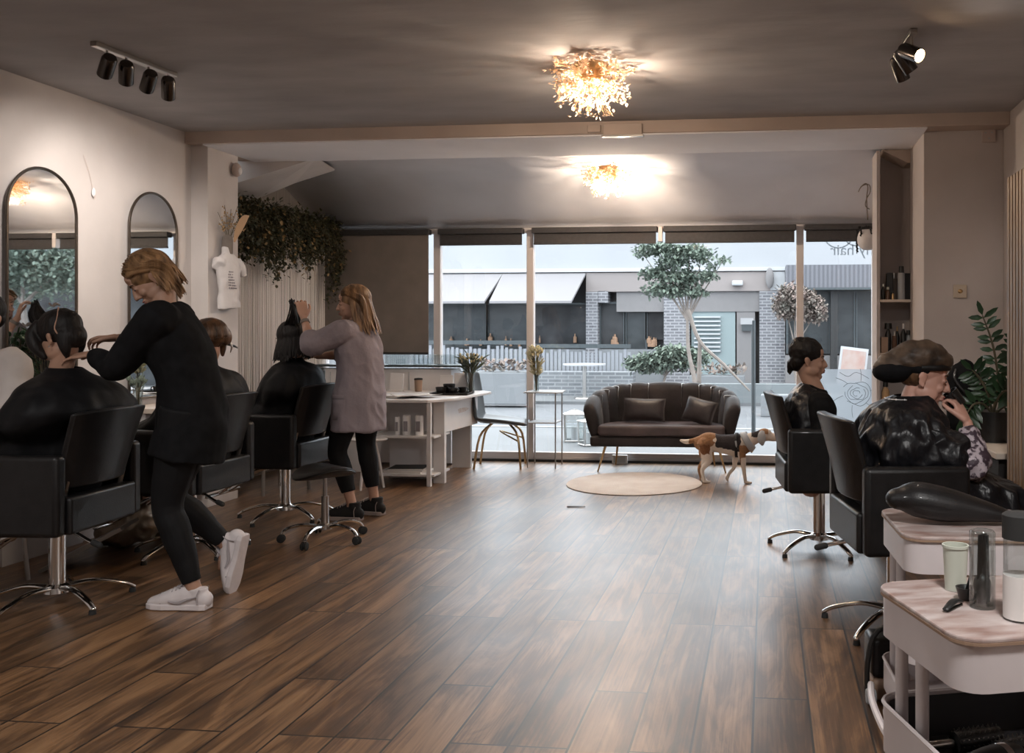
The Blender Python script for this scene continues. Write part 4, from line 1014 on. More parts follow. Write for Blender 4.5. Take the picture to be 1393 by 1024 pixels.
# ------------------------------------------------------------------ right shelf tower
sh = thing('shelf_tower', 'tall narrow taupe shelf unit beside the right pillar', 'shelf', (.96, 7.15, 0))
MB().box(-.14, -.115, -.13, .16, 0, 2.65).obj('side_panel', 'wall_r', sh, smooth=False, bevel=.002)
MB().box(-.115, .14, .13, .15, 0, 2.64).obj('back_panel', 'wall_r', sh, smooth=False)
for z in (1.535, 1.135, .72): MB().box(-.115, .135, -.14, .13, z-.02, z).obj('shelf', 'lino', sh, smooth=False, bevel=.002)
def bottle(x, y, z, r, h, label, m='black', capm=None, shape='b', grp='bottles on the shelf tower', capr=.45, caph=.22):
    t = thing('product_bottle', label, 'bottle', (x, y, z), 0, grp)
    if shape == 'b': MB().lathe([(.001, 0), (r, 0), (r, h*.62), (r*.6, h*.74), (r*.42, h*.78), (r*.42, h*.82), (.001, h*.82)], n=18).obj('bottle', m, t)
    elif shape == 'box': MB().box(-r, r, -r, r, 0, h*.95).obj('bottle', m, t, smooth=False, bevel=.003)
    else: MB().lathe([(.001, 0), (r, 0), (r, h*.8), (.001, h*.8)], n=18).obj('bottle', m, t)
    if capm:
        z0 = {'b': .8, 'box': .95, 'c': .8}[shape]
        MB().lathe([(.001, h*z0), (r*capr*1.5, h*z0), (r*capr*1.3, h), (.001, h)], n=14).obj('cap', capm, t)
    return t
q1 = 1.535
bottle(.872, 7.06, q1, .014, .12, 'tiny dark bottle at the left end of the upper shelf', 'black', 'cup')
bottle(.905, 7.05, q1, .016, .095, 'short pale-capped bottle on the upper shelf', 'amber', 'cup')
bottle(.925, 7.12, q1, .024, .215, 'tall black box behind the small bottles, upper shelf', 'black', None, 'box')
bottle(.965, 7.15, q1, .026, .205, 'brown tube at the back of the upper shelf', 'bark', 'steel', 'c', capr=.6)
bottle(1.005, 7.05, q1, .027, .25, 'two-tone grey and black spray bottle, tallest on the upper shelf', 'letter', 'black', 'c', capr=.5)
bottle(1.065, 7.10, q1, .030, .21, 'wide black jar at the right end of the upper shelf', 'black', None, 'box')
bottle(.94, 7.03, q1, .010, .06, 'tiny brass-coloured vial in front on the upper shelf', 'brass', 'black')
q2 = 1.135
bottle(.88, 7.06, q2, .026, .125, 'square pale-labelled bottle at the left of the middle shelf', 'edge', None, 'box')
bottle(.915, 7.10, q2, .022, .225, 'black trigger spray bottle on the middle shelf', 'black', 'black', 'b', capr=.9)
bottle(.955, 7.05, q2, .017, .16, 'slim dark bottle on the middle shelf', 'amber', 'steel', 'c')
bottle(.985, 7.12, q2, .018, .20, 'bottle with a tall tan nozzle on the middle shelf', 'black', 'dried', 'b', capr=.25)
bottle(1.025, 7.08, q2, .022, .22, 'black bottle with a thin white nozzle, middle shelf', 'black', 'white', 'b', capr=.25)
bottle(1.065, 7.10, q2, .026, .17, 'pale grey bottle at the right end of the middle shelf', 'letter', 'black', 'b')
q3 = .72
bottle(.89, 7.06, q3, .03, .2, 'rough tan bottle on the low shelf behind the wrapped head', 'dried', 'black')

# hanging globe planter
gp = thing('hanging_planter', 'white globe planter with trailing stems hanging by the shelf tower', 'planter', (.86, 8.0, 2.09))
MB().tube([(-.06, 0, .44), (-.02, 0, .47), (.0, 0, .44), (-.01, 0, .33), (.0, 0, .16)], .005, n=6).obj('rope', 'bark', gp)
MB().tube([(-.08, .0, .40), (-.05, 0, .45), (.01, 0, .46), (.02, 0, .40), (-.01, 0, .34), (-.02, 0, .28), (.015, 0, .25)], .004, n=6).obj('rope_loop', 'bark', gp)
MB().lathe([(.001, -.1), (.05, -.09), (.085, -.045), (.09, .01), (.07, .06), (.05, .075), (.04, .07), (.001, .05)], n=28, sub=3).obj('globe', 'plaster_obj', gp)
tl = MB(); q = random.Random(5)
for k in range(4):
    tl = MB(); a = R((180, 175, 230, 290)[k]); x, y = .08*math.cos(a), .08*math.sin(a); ln = (.2, .15, .06, .05)[k]
    tl.tube([(0, 0, .08), (x-.012, y, .07), (x-.012, y, .07-ln)], .003, n=5)
    for j in range(int(ln/.012)): tl.ell((x-.012+q.gauss(0, .003), y+q.gauss(0, .003), .07-j*.012), .009, n=6, m=4)
    tl.obj('trailing_stem', 'canvas_b', gp)
tl = MB(); tl.ell((0, 0, .075), (.055, .045, .02))
for k in range(14): tl.ell((q.gauss(0, .045), q.gauss(0, .03), .085+q.random()*.02), .011, n=6, m=4)
tl.obj('plant_crown', 'canvas_b', gp)

# ------------------------------------------------------------------ right slatted divider, counter, plant
sd = thing('slatted_divider', 'tall divider of vertical brown slats at the right edge', 'divider', (1.10, 3.52, 0))
MB().box(.025, .06, -.85, .85, 0, 2.0).obj('backing_board', 'wood_dark', sd, smooth=False)
for k in range(33):
    y = .80-k*.05; MB().box(-.005, .03, y-.001, y+.033, 0, 2.0).obj('slat', 'wood', sd, smooth=False)
rc = thing('wall_counter', 'cream worktop with a dark drawer behind the wrapped-hair client', 'shelf', (1.34, 5.05, .72))
MB().box(-.26, .255, -.55, .60, -.03, 0).obj('counter_top', 'lino', rc, smooth=False, bevel=.004)
MB().box(-.235, .25, -.5, .55, -.16, -.03).obj('drawer', 'wood_dark', rc, smooth=False, bevel=.003); MB().box(.0, .25, -.4, .45, -.72, -.16).obj('cabinet', 'white', rc, smooth=False)
zp = thing('potted_plant', 'glossy green potted plant with feathered stems beside the slats', 'plant', (1.18, 4.98, .72))
MB().lathe([(.001, 0), (.08, 0), (.10, .16), (.09, .16), (.001, .14)], n=24).obj('pot', 'black', zp)
q = random.Random(9)
def zz(base, pts, n, L, seed):
    q_ = random.Random(seed); s_ = MB(); l_ = MB(); P = cr(pts, 8); s_.tube(pts, [.008]+[.006]*(len(pts)-2)+[.003], n=6, sub=6)
    N_ = len(P)
    for k in range(n):
        i = int(N_*(.25+.74*k/n)); i = min(i, N_-2); c = V(P[i]); d = (V(P[i+1])-c).normalized()
        sd_ = d.cross(V((.3, 1, .0))).normalized()
        for sg in (-1, 1): l_.leaf(c, sd_*sg+d*.35+V((0, q_.gauss(0, .15), 0)), (0, -1, .2), L*q_.uniform(.8, 1.1), L*.34)
    l_.leaf(P[-1], d, (0, -1, 0), L, L*.34)
    so_ = s_.obj('stem', 'stem', zp); l_.obj('leaves', 'green', so_)
zz(0, [(0, 0, .14), (.02, -.02, .32), (-.01, -.05, .50), (-.07, -.08, .66)], 12, .085, 1)
zz(0, [(.02, 0, .14), (.06, -.02, .28), (.10, -.02, .44), (.12, -.02, .55)], 9, .085, 2)
zz(0, [(0, 0, .14), (-.05, -.1, .26), (-.10, -.14, .34), (-.14, -.16, .38)], 7, .09, 3)
zz(0, [(0, 0, .14), (.0, -.12, .24), (.02, -.2, .28), (.03, -.26, .26)], 7, .10, 4)
zz(0, [(0, 0, .14), (-.06, -.06, .2), (-.12, -.1, .2), (-.16, -.1, .14)], 7, .10, 5)
zz(0, [(0, 0, .14), (.05, -.10, .20), (.10, -.16, .20), (.12, -.2, .14)], 7, .10, 6)
bg_ = thing('black_bag', 'rounded black bag standing on the counter in front of the client\'s face', 'bag', (1.14, 5.42, .72), R(10))
mb = MB(); mb.tube([(0, 0, .03), (0, 0, .12), (-.005, 0, .24), (-.01, 0, .34), (0, 0, .38)], [(.10, .07), (.125, .08), (.125, .07), (.095, .055), (.05, .03)], n=20, round_=True); mb.blob('body', 'cloth_b', bg_, .01, 3, wr(.012, 14)); MB().tube([(-.07, -.02, .36), (-.09, -.06, .30), (-.02, -.09, .22), (.06, -.06, .30), (.06, -.02, .36)], .008, n=8).obj('handle', 'leather', bg_)

# ------------------------------------------------------------------ trolleys (local: front-left corner near origin)
def rrect(w, l, r, n=6, z=0):
    pts = []
    for cx, cy, a0 in ((w-r, l-r, 0), (r, l-r, 90), (r, r, 180), (w-r, r, 270)):
        for k in range(n+1): a = R(a0+90*k/n); pts.append((cx+r*math.cos(a), cy+r*math.sin(a), z))
    return pts
def trolley(label, loc, rz, w=.46, l=.42):
    t = thing('salon_trolley', label, 'trolley', loc, rz, 'white salon trolleys')
    def tray(z0, z1, name, lid=False):
        o = rrect(w, l, .06); i = rrect(w-.012, l-.012, .054); m_ = MB(); n = len(o)
        oi = [(x+.006, y+.006, z) for x, y, z in i]
        vs = [(x, y, z0) for x, y, z in o]+[(x, y, z1) for x, y, z in o]+[(x, y, z1) for x, y, z in oi]+[(x, y, z0+.006) for x, y, z in oi]
        fs = [tuple(range(n))[::-1], tuple(range(3*n, 4*n))]
        for k in range(n):
            j = (k+1) % n
            for a in range(3): fs.append((a*n+k, a*n+j, (a+1)*n+j, (a+1)*n+k))
        m_.add(vs, fs); to = m_.obj(name, 'trolley', t, angle=35)
        m2 = MB(); m2.tube([(x, y, z1) for x, y, z in o]+[(o[0][0], o[0][1], z1)], .005, n=6, sub=1); m2.obj('rim', 'trolley', to)
        return to
    tray(.575, .675, 'top_tray')
    MB().prism([(x-.006, y-.006, .676) for x, y, z in rrect(w+.012, l+.012, .065)], (0, 0, .012)).obj('marble_top', 'marble', t, smooth=False, bevel=.004)
    MB().prism([(x-.007, y-.007, .672) for x, y, z in rrect(w+.014, l+.014, .066)], (0, 0, .006)).obj('top_edge', 'edge', t, smooth=False)
    mt_ = tray(.30, .415, 'middle_tray')
    o2 = rrect(w-.026, l-.026, .048); ln_ = MB(); n2_ = len(o2); P2 = [(x+.013, y+.013) for x, y, z in o2]
    ln_.add([(x, y, .308) for x, y in P2]+[(x, y, .409) for x, y in P2], [tuple(range(n2_))]+[(k, (k+1) % n2_, n2_+(k+1) % n2_, n2_+k) for k in range(n2_)]); ln_.obj('tray_lining', 'lining', mt_)
    tray(.09, .19, 'bottom_tray')
    for x, y in ((.03, l*.55), (.03, l*.80), (w-.03, l*.3), (w-.03, l*.75)):
        MB().cyl((x, y, .06), (x, y, .60), .015, n=14).obj('post', 'steel' if x > .1 else 'trolley', t)
    b = MB(); b.tube([(-.03, l+.02, .07), (-.05, l*.7, .07), (-.05, l*.2, .07), (-.03, -.03, .07)], .012, n=8); b.tube([(w+.03, l+.02, .07), (w+.03, -.03, .07)], .012, n=8); b.tube([(-.03, l*.5, .07), (w+.03, l*.5, .07)], .012, n=8); b.obj('base_frame', 'trolley', t)
    for x, y in ((-.03, l+.02), (-.03, -.03), (w+.03, l+.02), (w+.03, -.03)):
        c = MB()
        for q_ in (-.011, .011): c.M = Matrix.Translation((x+q_, y, .028)) @ Matrix.Rotation(R(90), 4, 'Y'); c.lathe([(.001, -.006), (.022, -.006), (.027, 0), (.022, .006), (.001, .006)], n=16)
        c.M = Matrix.Identity(4); c.cyl((x, y, .03), (x, y, .07), .008, n=8); c.obj('castor', 'letter', t)
    return t
# front-left corners (world) : near (.40,1.90), far (.42,2.80)
trolley('nearest white trolley, bottles on its stained marble top', (.385, 1.875, 0), R(17), .46, .42)
trolley('farther white trolley with a black padded neck rest on top', (.415, 2.80, 0), R(3), .46, .44)
# black neck rest lying on the far trolley
nr = thing('neck_rest', 'long black padded neck rest lying across the farther trolley', 'neck rest', (.44, 3.0, .689), R(0))
mb = MB(); mb.tube([(-.02, 0, .075), (.03, .0, .075), (.12, 0, .06), (.20, 0, .048), (.29, 0, .032), (.345, 0, .018)], [(.05, .035), (.075, .055), (.075, .055), (.06, .042), (.045, .025), (.03, .012)], n=20, side=(0, 1, 0), round_=True)
mb.blob('pad', 'leather', nr, .006, 3)
# far tray / near top contents
def spray(x, y, z, label, r, h, m, grp='bottles on the nearest trolley'):
    t = thing('spray_bottle', label, 'bottle', (x, y, z), 0, grp)
    MB().lathe([(.001, 0), (r, 0), (r, h*.76), (r*.96, h*.78), (.001, h*.78)], n=24).obj('bottle', m, t)
    MB().lathe([(.001, h*.76), (r*1.08, h*.76), (r*1.08, h*.98), (r*.9, h), (.001, h)], n=24).obj('cap', 'rubber', t)
    lb = MB().lathe([(r+.0008, .004), (r+.0012, .05), (r+.0008, h*.42)], n=24); lb.obj('label', 'paper', t)
    return t
ZT_ = .689
MB_ = spray(.535, 2.02, ZT_, 'clear bottle with a wide black cap at the right edge of the nearest trolley', .034, .225, 'glass_o')
gj = thing('glass_jar', 'tall glass jar holding dark combs on the nearest trolley', 'jar', (.475, 2.10, ZT_), 0)
MB().lathe([(.001, 0), (.028, 0), (.028, .165), (.024, .17), (.024, .006), (.001, .006)], n=20).obj('jar', 'glass_o', gj)
cm = MB(); q = random.Random(3)
for k in range(6): a = q.uniform(0, 6.28); cm.obox((.009*math.cos(a), .009*math.sin(a), .085), (.012, .003, .15), a, R(q.uniform(-4, 4)), R(q.uniform(-4, 4)))
cm.ell((0, 0, .04), (.021, .021, .035)); cm.obj('combs', 'black', gj)
cp = thing('plastic_beaker', 'pale green beaker behind the comb jar on the nearest trolley', 'beaker', (.444, 2.235, ZT_))
MB().lathe([(.001, 0), (.024, 0), (.029, .10), (.031, .10), (.031, .106), (.027, .106), (.022, .005), (.001, .005)], n=24).obj('beaker', 'cup', cp)
MB().box(.01, .03, -.035, .035, 0, .012).obj('foot', 'cup', cp, smooth=False)
cl = thing('hair_clip', 'black crocodile hair clip lying on the nearest trolley', 'hair clip', (.41, 2.08, ZT_), R(50))
MB().tube([(-.035, 0, .006), (0, 0, .016), (.035, 0, .008)], [(.008, .004), (.009, .006), (.004, .003)], n=8, round_=True).obj('upper_jaw', 'black', cl); MB().tube([(-.035, 0, .003), (.035, 0, .003)], [(.007, .003), (.003, .002)], n=8).obj('lower_jaw', 'black', cl)
cf = thing('tint_bowl', 'small dark tint bowl and brush between beaker and comb jar', 'bowl', (.452, 2.155, ZT_))
MB().lathe([(.001, 0), (.016, 0), (.024, .028), (.021, .028), (.001, .006)], n=20).obj('bowl', 'black', cf); MB().tube([(.0, 0, .02), (.012, 0, .07), (.008, 0, .12)], .003, n=6).obj('tint_brush', 'black', cf)
# middle tray of near trolley: hair dryer, brushes
def local(lx, ly, o=(.385, 1.875), a=R(17)): return (o[0]+lx*math.cos(a)-ly*math.sin(a), o[1]+lx*math.sin(a)+ly*math.cos(a))
x_, y_ = local(.20, .30); hb = []
for i, (lx, ly, rz, lab) in enumerate(((.17, .31, 5, 'round hair brush at the back of the open tray'), (.24, .25, 12, 'round hair brush in front of the other one in the tray'))):
    x_, y_ = local(lx, ly); t = thing('round_brush', lab, 'hair brush', (x_, y_, .335), R(rz+17), 'brushes in the open tray')
    MB().tube([(-.10, 0, .0), (-.03, 0, 0)], [.012, .010], n=12, round_=True).obj('handle', 'steel', t)
    b = MB().tube([(-.02, 0, 0), (.10, 0, 0)], [.024, .024], n=16); b.obj('barrel', 'black', t)
    br_ = MB()
    for k in range(9):
        for j in range(12): a = j*math.pi/6; br_.tube([(-.012+k*.013, .023*math.cos(a), .023*math.sin(a)), (-.012+k*.013, .031*math.cos(a), .031*math.sin(a))], .0013, n=3)
    br_.obj('bristles', 'steel', t)
x_, y_ = local(.16, .17); hd = thing('hair_dryer', 'black hair dryer lying in the open middle tray', 'hair dryer', (x_, y_, .345), R(30))
MB().lathe([(.001, -.09), (.03, -.085), (.04, -.04), (.036, .03), (.022, .09), (.018, .12), (.001, .12)], n=24, sub=3).obj('nozzle_body', 'black', hd, )
hd.rotation_euler = (R(90), 0, R(-60))
MB().tube([(0, .02, -.03), (0, -.02, -.02), (.02, -.10, -.03), (.02, -.14, -.04)], [.017, .018, .016, .014], n=12, round_=True).obj('handle', 'black', hd)
MB().lathe([(.037, -.04), (.041, -.045), (.041, -.03), (.037, -.025)], n=24).obj('trim_ring', 'chrome', hd)
x_, y_ = local(.26, .10); hs_ = thing('hair_straightener', 'black hair straightener with silver edge at the front of the tray', 'straightener', (x_, y_, .325), R(25))
for a, z in ((3, 0), (-6, .022)): MB().obox((0, 0, .012+z), (.26, .03, .016), R(a)).obj('plate_arm', 'black', hs_, smooth=False, bevel=.005)
MB().tube([(.13, 0, .02), (.17, .02, .02), (.16, .06, .02), (.08, .08, .02)], .005, n=8).obj('cable', 'chrome', hs_)
# handbag on the floor behind
hbg = thing('handbag', 'black handbag with a mesh flap and brown base on the floor behind the trolleys', 'bag', (.475, 3.36, 0), R(8))
MB().box(-.12, .12, -.07, .07, 0, .08).obj('base', 'edge', hbg, bevel=.02, seg=3); MB().box(-.118, .118, -.068, .068, .08, .22).obj('body', 'leather', hbg, bevel=.02, seg=3)
MB().tube([(-.13, -.05, .02), (-.135, -.07, .14), (-.10, -.07, .25), (.02, -.07, .27), (.10, -.06, .22)], .010, n=8).obj('strap', 'black', hbg); MB().ell((-.02, -.072, .14), (.012, .004, .012)).obj('clasp', 'steel', hbg)

wc = thing('tub_chair', 'black tub chair with a tan inside back in front of the string curtain', 'chair', (-4.02, 7.12, 0), R(150))
MB().box(-.25, .25, -.25, .25, .30, .46).obj('seat', 'tan', wc, bevel=.03, seg=3)
MB().box(-.27, .27, -.32, -.27, .30, .99).obj('backrest', 'leather', wc, bevel=.02, seg=3); MB().box(-.24, .24, -.27, -.245, .45, .96).obj('back_cushion', 'tan', wc, bevel=.01, seg=3)
for sx in (-1, 1):
    MB().box(sx*.27-.025, sx*.27+.025, -.27, .22, .30, .66).obj('armrest', 'leather', wc, bevel=.018, seg=3)
    for sy in (-1, 1): MB().cyl((sx*.21, sy*.2, 0), (sx*.2, sy*.19, .31), .014).obj('leg', 'steel', wc)
# crumpled foil/plastic bags under the second counter, plant on counter
for i, (x, y, s_, lab) in enumerate(((-3.86, 5.2, 1.0, 'shiny crumpled foil bag on the floor under the mirror counters'), (-3.72, 5.42, .75, 'smaller crumpled foil bag beside the stylist\'s knee'))):
    t = thing('foil_bag', lab, 'bag', (x, y, 0), R(30*i), 'crumpled foil bags below the counters')
    m_ = MB(); m_.ell((0, 0, .16*s_), (.20*s_, .18*s_, .17*s_), n=20, m=14); m_.tube([(0, 0, .28*s_), (.02, 0, .38*s_)], [.05, .08], n=12)
    m_.blob('bag', 'bagfoil', t, .014, 1, lambda p: .035*noise.noise(p*9+V((3, 1, 2)))-.02*abs(noise.noise(p*16)))
vase(-4.10, 5.62, .80, 'small glass vase of green sprigs on the counter behind the stylist', 'leaf_out', 'leaf_out', .20, .06, 12, 8, .12, r=.028, leafL=.05)
vase(-4.08, 4.82, .80, 'leafy sprigs in a vase in front of the first mirror', 'green', 'green', .50, .12, 26, 11, .14, r=.03, leafL=.10)
# ------------------------------------------------------------------ people
def headM(c, yaw=0, pitch=0, roll=0):
    """local head frame: x right, y forward, z up; pitch>0 looks down"""
    return Matrix.Translation(c) @ Matrix.Rotation(R(yaw), 4, 'Z') @ Matrix.Rotation(R(-pitch), 4, 'X') @ Matrix.Rotation(R(roll), 4, 'Y')
def rotx(a): return Matrix.Rotation(R(a), 4, 'X')
def head(mb, Hm, s=1.):
    old = mb.M; mb.M = old @ Hm @ Matrix.Scale(s, 4)
    mb.ell((0, -.018, .038), (.074, .094, .083), n=24, m=16)
    mb.ell((0, .022, -.02), (.062, .066, .088), n=20, m=14)
    mb.ell((0, .035, -.072), (.043, .046, .034)); mb.ell((0, .068, -.098), (.019, .017, .016))
    mb.ell((0, .074, .024), (.046, .014, .012)); mb.ell((0, .066, .05), (.05, .022, .03))
    mb.tube([(0, .080, .012), (0, .096, -.012), (0, .106, -.03)], [(.008, .010), (.010, .011), (.014, .010)], n=10, round_=True)
    for q in (-1, 1):
        mb.ell((q*.013, .092, -.034), (.009, .010, .008)); mb.ell((q*.036, .060, -.028), (.022, .022, .020))
        mb.ell((q*.031, .075, .003), (.014, .011, .009))
        mb.ell((q*.045, .018, -.058), (.019, .046, .034))
        e = Matrix.Rotation(R(q*18), 4, 'Z') @ rotx(-8)
        mb.ell((q*.077, -.012, -.008), (.007, .016, .028), e); mb.ell((q*.082, -.018, .004), (.006, .015, .018), e); mb.ell((q*.078, -.006, -.030), (.006, .008, .009), e)
    mb.ell((0, .088, -.058), (.021, .011, .007)); mb.ell((0, .085, -.070), (.018, .011, .008))
    mb.M = old
def face_parts(Hm, parent, lip='lip', s=1.):
    e = MB(); e.M = Hm @ Matrix.Scale(s, 4)
    for q in (-1, 1): e.ell((q*.031, .081, .002), (.0105, .0075, .0045), n=12, m=8)
    e.obj('eyes', 'eye', parent)
    b = MB(); b.M = Hm @ Matrix.Scale(s, 4)
    for q in (-1, 1): b.tube([(q*.016, .088, .024), (q*.032, .086, .030), (q*.050, .072, .024)], [.0025, .0032, .0018], n=6, round_=True)
    b.obj('eyebrows', 'brow', parent)
    l = MB(); l.M = Hm @ Matrix.Scale(s, 4)
    l.ell((0, .0935, -.0595), (.019, .008, .005), n=12, m=8); l.ell((0, .091, -.069), (.016, .008, .0055), n=12, m=8); l.obj('lips', lip, parent)
def hand(mb, w, d, palm, curl=35, s=1., side=1, spread=5, thumb=40):
    """w wrist, d direction of the fingers, palm = normal the fingers curl towards, side = +1 right hand"""
    d = V(d).normalized(); n_ = V(palm); n_ = (n_-d*n_.dot(d)).normalized(); x = d.cross(n_)*side; w = V(w)
    mb.tube([w, w+d*.03*s, w+d*.065*s, w+d*.088*s], [(.024*s, .017*s), (.033*s, .015*s), (.040*s, .0135*s), (.036*s, .011*s)], n=14, side=x, round_=True)
    for k, (o, L, r) in enumerate(((-.030, .072, .0085), (-.010, .082, .009), (.011, .076, .0085), (.030, .060, .0075))):
        c = curl if not isinstance(curl, (list, tuple)) else curl[k]
        p = w+d*.085*s+x*o*s*-1; a = R(c*.5); sp = R((k-1.5)*spread)*-1
        dirv = d*math.cos(sp)-x*math.sin(sp)*-1*(1)
        dirv.normalize(); pts = [p-d*.012*s, p]; rad = [r*s*1.05, r*s*1.05]
        for q, f in enumerate((.45, .32, .23)):
            dd = dirv*math.cos(a)+n_*math.sin(a); p = p+dd*L*f*s; pts.append(p); rad.append(r*s*(1-.1*(q+1))); a += R(c)
        mb.tube(pts, rad, n=8, sub=3, round_=True)
    t0 = w+d*.022*s-x*-1*-.0*s+x*.024*s; dd = (d*math.cos(R(thumb))+x*math.sin(R(thumb))*1+n_*.35).normalized()
    p1 = t0+dd*.038*s; p2 = p1+(dd+n_*.25+d*.35).normalized()*.030*s; p3 = p2+(d+n_*.35).normalized()*.024*s
    mb.tube([t0-dd*.01, t0, p1, p2, p3], [.014*s, .0145*s, .0115*s, .0095*s, .008*s], n=10, sub=3, round_=True)
def person(name_, label, loc, rz, J, skin='skin', voxel=.0055, hs=1., hands=True, feet=False, slim=1.):
    t = thing('person', label, 'person', loc, rz); mb = MB(); k = slim
    P = {a: V(b) if not isinstance(b, Matrix) else b for a, b in J.items() if a not in ('hL', 'hR', 'head')}
    Hm = J['head']; hc = Hm.translation
    mb.tube([P['pelvis']+V((0, 0, -.06)), P['pelvis'], P['waist'], P['chest'], P['chest'].lerp(P['neck'], .6), P['neck'], ], [(.13*k, .09*k), (.155*k, .105*k), (.12*k, .085*k), (.145*k, .10*k), (.12*k, .075*k), (.05, .05)], n=20, side=(1, 0, 0), round_=True)
    up = Hm.to_3x3() @ V((0, -.022, -.075))
    mb.tube([P['neck']-V((0, 0, .05)), P['neck'], hc+up*.8, hc+up*.3], [.06, .052, .050, .05], n=16)
    head(mb, Hm, hs)
    for q, sd in (('L', -1), ('R', 1)):
        sh_, el, wr_ = P['sh'+q], P['el'+q], P['wr'+q]
        mb.ell(sh_, (.055*k, .055*k, .055*k)); mb.tube([P['neck'].lerp(sh_, .25)-V((0, 0, .03)), sh_], [.05, .05], n=12)
        mb.tube([sh_, sh_.lerp(el, .4), el, el.lerp(wr_, .35), el.lerp(wr_, .8), wr_], [.048*k, .045*k, .036, .037, .025, .022], n=12, round_=True)
        if hands and J.get('h'+q): hand(mb, wr_, *J['h'+q][:2], side=sd, **(J['h'+q][2] if len(J['h'+q]) > 2 else {}))
        hp, kn_, an = P['hp'+q], P['kn'+q], P['an'+q]
        mb.tube([hp, hp.lerp(kn_, .4), kn_, kn_.lerp(an, .3), kn_.lerp(an, .75), an], [.08*k, .073*k, .052*k, .054*k, .036, .033], n=14, round_=True)
        to = P.get('to'+q, an+V((0, .12, -.07))); mb.tube([an+V((0, -.02, -.02)), an.lerp(to, .5)+V((0, 0, -.008)), to], [(.030, .028), (.032, .020), (.030, .012)], n=12, side=(1, 0, 0), round_=True)
    mb.blob('body', skin, t, voxel, 2)
    face_parts(Hm, t, s=hs)
    return t
def strands(mb, Hm, n, az0, az1, fall, L, seed, r=(.0055, .0028), out=.0, e0=82, rad=(.083, .104, .094), c=(0, -.014, .035), part_=0., jag=.12, endpull=None, elend=-12):
    """locks: start near the parting, hug the skull, then fall"""
    q = random.Random(seed); fall = V(fall).normalized(); R3 = Hm.to_3x3()
    for k in range(n):
        az = R(az0+(az1-az0)*(k+q.random())/n); pts = []; lay = 1+q.uniform(-.02, .05)
        for e in (e0, 62, 40, 18, 0, elend):
            e_ = R(e+q.uniform(-3, 3)); x = math.cos(e_)*math.sin(az)*rad[0]*lay; y = math.cos(e_)*math.cos(az)*rad[1]*lay; z = math.sin(e_)*rad[2]*lay
            pts.append(Hm @ V((c[0]+x+part_*math.cos(az)*(1 if e > 60 else 0), c[1]+y, c[2]+z)))
        o_ = (R3 @ V((math.sin(az), math.cos(az), 0)))
        Ls = L*q.uniform(1-jag, 1+jag*.4); p = pts[-1]
        for f in (.33, .66, 1.0):
            pp = p+fall*Ls*f+o_*out*f+V((q.gauss(0, .004), q.gauss(0, .004), 0))
            if endpull is not None: pp = pp.lerp(V(endpull), .0+.35*f)
            pts.append(pp)
        rr = [r[0]*.5, r[0], r[0]*1.15, r[0]*1.2, r[0]*1.2, r[0]*1.1, r[0], r[0]*.9, r[0]*.35]
        mb.tube(pts, [(a*1.5, a*.7) for a in rr], n=6, sub=2)
def swept(mb, Hm, n, fall, L, seed, k=1., r=.0065):
    '''front locks: from the parting across the temple, tucked behind the ear, then falling'''
    q = random.Random(seed); fall = V(fall).normalized()
    for sg in (-1, 1):
        for i in range(n):
            t = i/n; y0 = .075-.10*t+q.uniform(-.006, .006)
            y0 = min(y0, .068); sf_ = lambda x, y: .037+.096*k*math.sqrt(max(0, 1-((y+.02)/.108)**2-(x/.092)**2))
            P = [V((sg*.008, y0, sf_(.008, y0))), V((sg*.052*k, y0*.93-.02*t, sf_(.052, y0*.93-.02*t))), V((sg*.084*k, y0*.62-.012, .062+.012*t)), V((sg*.091*k, -.032-.05*t, .020+.02*t)), V((sg*.086*k, -.060-.035*t, -.025))]
            P = [Hm @ (p+V((q.gauss(0, .0015), q.gauss(0, .002), q.gauss(0, .002)))) for p in P]; Ls = L*q.uniform(.85, 1.05)
            for f in (.5, 1): P.append(P[4]+fall*Ls*f)
            mb.tube(P, [(r*a*1.5, r*a*.6) for a in (.5, 1, 1.15, 1.15, 1.1, .9, .35)], n=6, sub=3)
def cape(parent, rings, m='cape', name='cape', seed=1, fold=.018, k=72, wrin=.01, solid=.004, ridge=.013, rs=1.):
    """rings: (cx,cy,z,rx,ry,foldweight)"""
    q = random.Random(seed); ph = [q.uniform(0, 6.28) for _ in range(5)]; fr_ = [5, 8, 11, 14, 19]
    P = cr(rings, 6); vs = []; fs = []
    for i, (cx, cy, z, rx, ry, fw) in enumerate(P):
        for j in range(k):
            t = 2*math.pi*j/k; c, s_ = math.cos(t), math.sin(t); e = .86
            x = math.copysign(abs(c)**e, c)*rx; y = math.copysign(abs(s_)**e, s_)*ry
            f = 1+fw*sum(math.sin(fr_[a]*t+ph[a]+.6*math.sin(2*t+a)+i*.05)*(.5, .35, .3, .2, .14)[a] for a in range(5))
            p = V((cx+x*f, cy+y*f, z+fw*.25*rx*math.sin(7*t+ph[0])*.3)); p += V((1, 1, .6))*wrin*noise.noise(p*9+V((seed, 0, 0)))
            g_ = (1-2*abs(noise.noise(V((p.x*11+seed, p.y*11, p.z*5+p.x*4))*rs)))*ridge*min(1, 4*fw*6); n_ = V((c/max(rx, .01), s_/max(ry, .01), .15)).normalized(); p += n_*g_*(.3+min(1, i/12))
            vs.append(p)
    m_ = len(P)
    for i in range(m_-1):
        for j in range(k): fs.append((i*k+j, (i+1)*k+j, (i+1)*k+(j+1) % k, i*k+(j+1) % k))
    return MB().add(vs, fs).obj(name, m, parent, solid=solid, subd=1, angle=180)
def limbs(mb, P, r, side=(1, 0, 0)):
    mb.tube(P, r, n=14, side=side, round_=True)
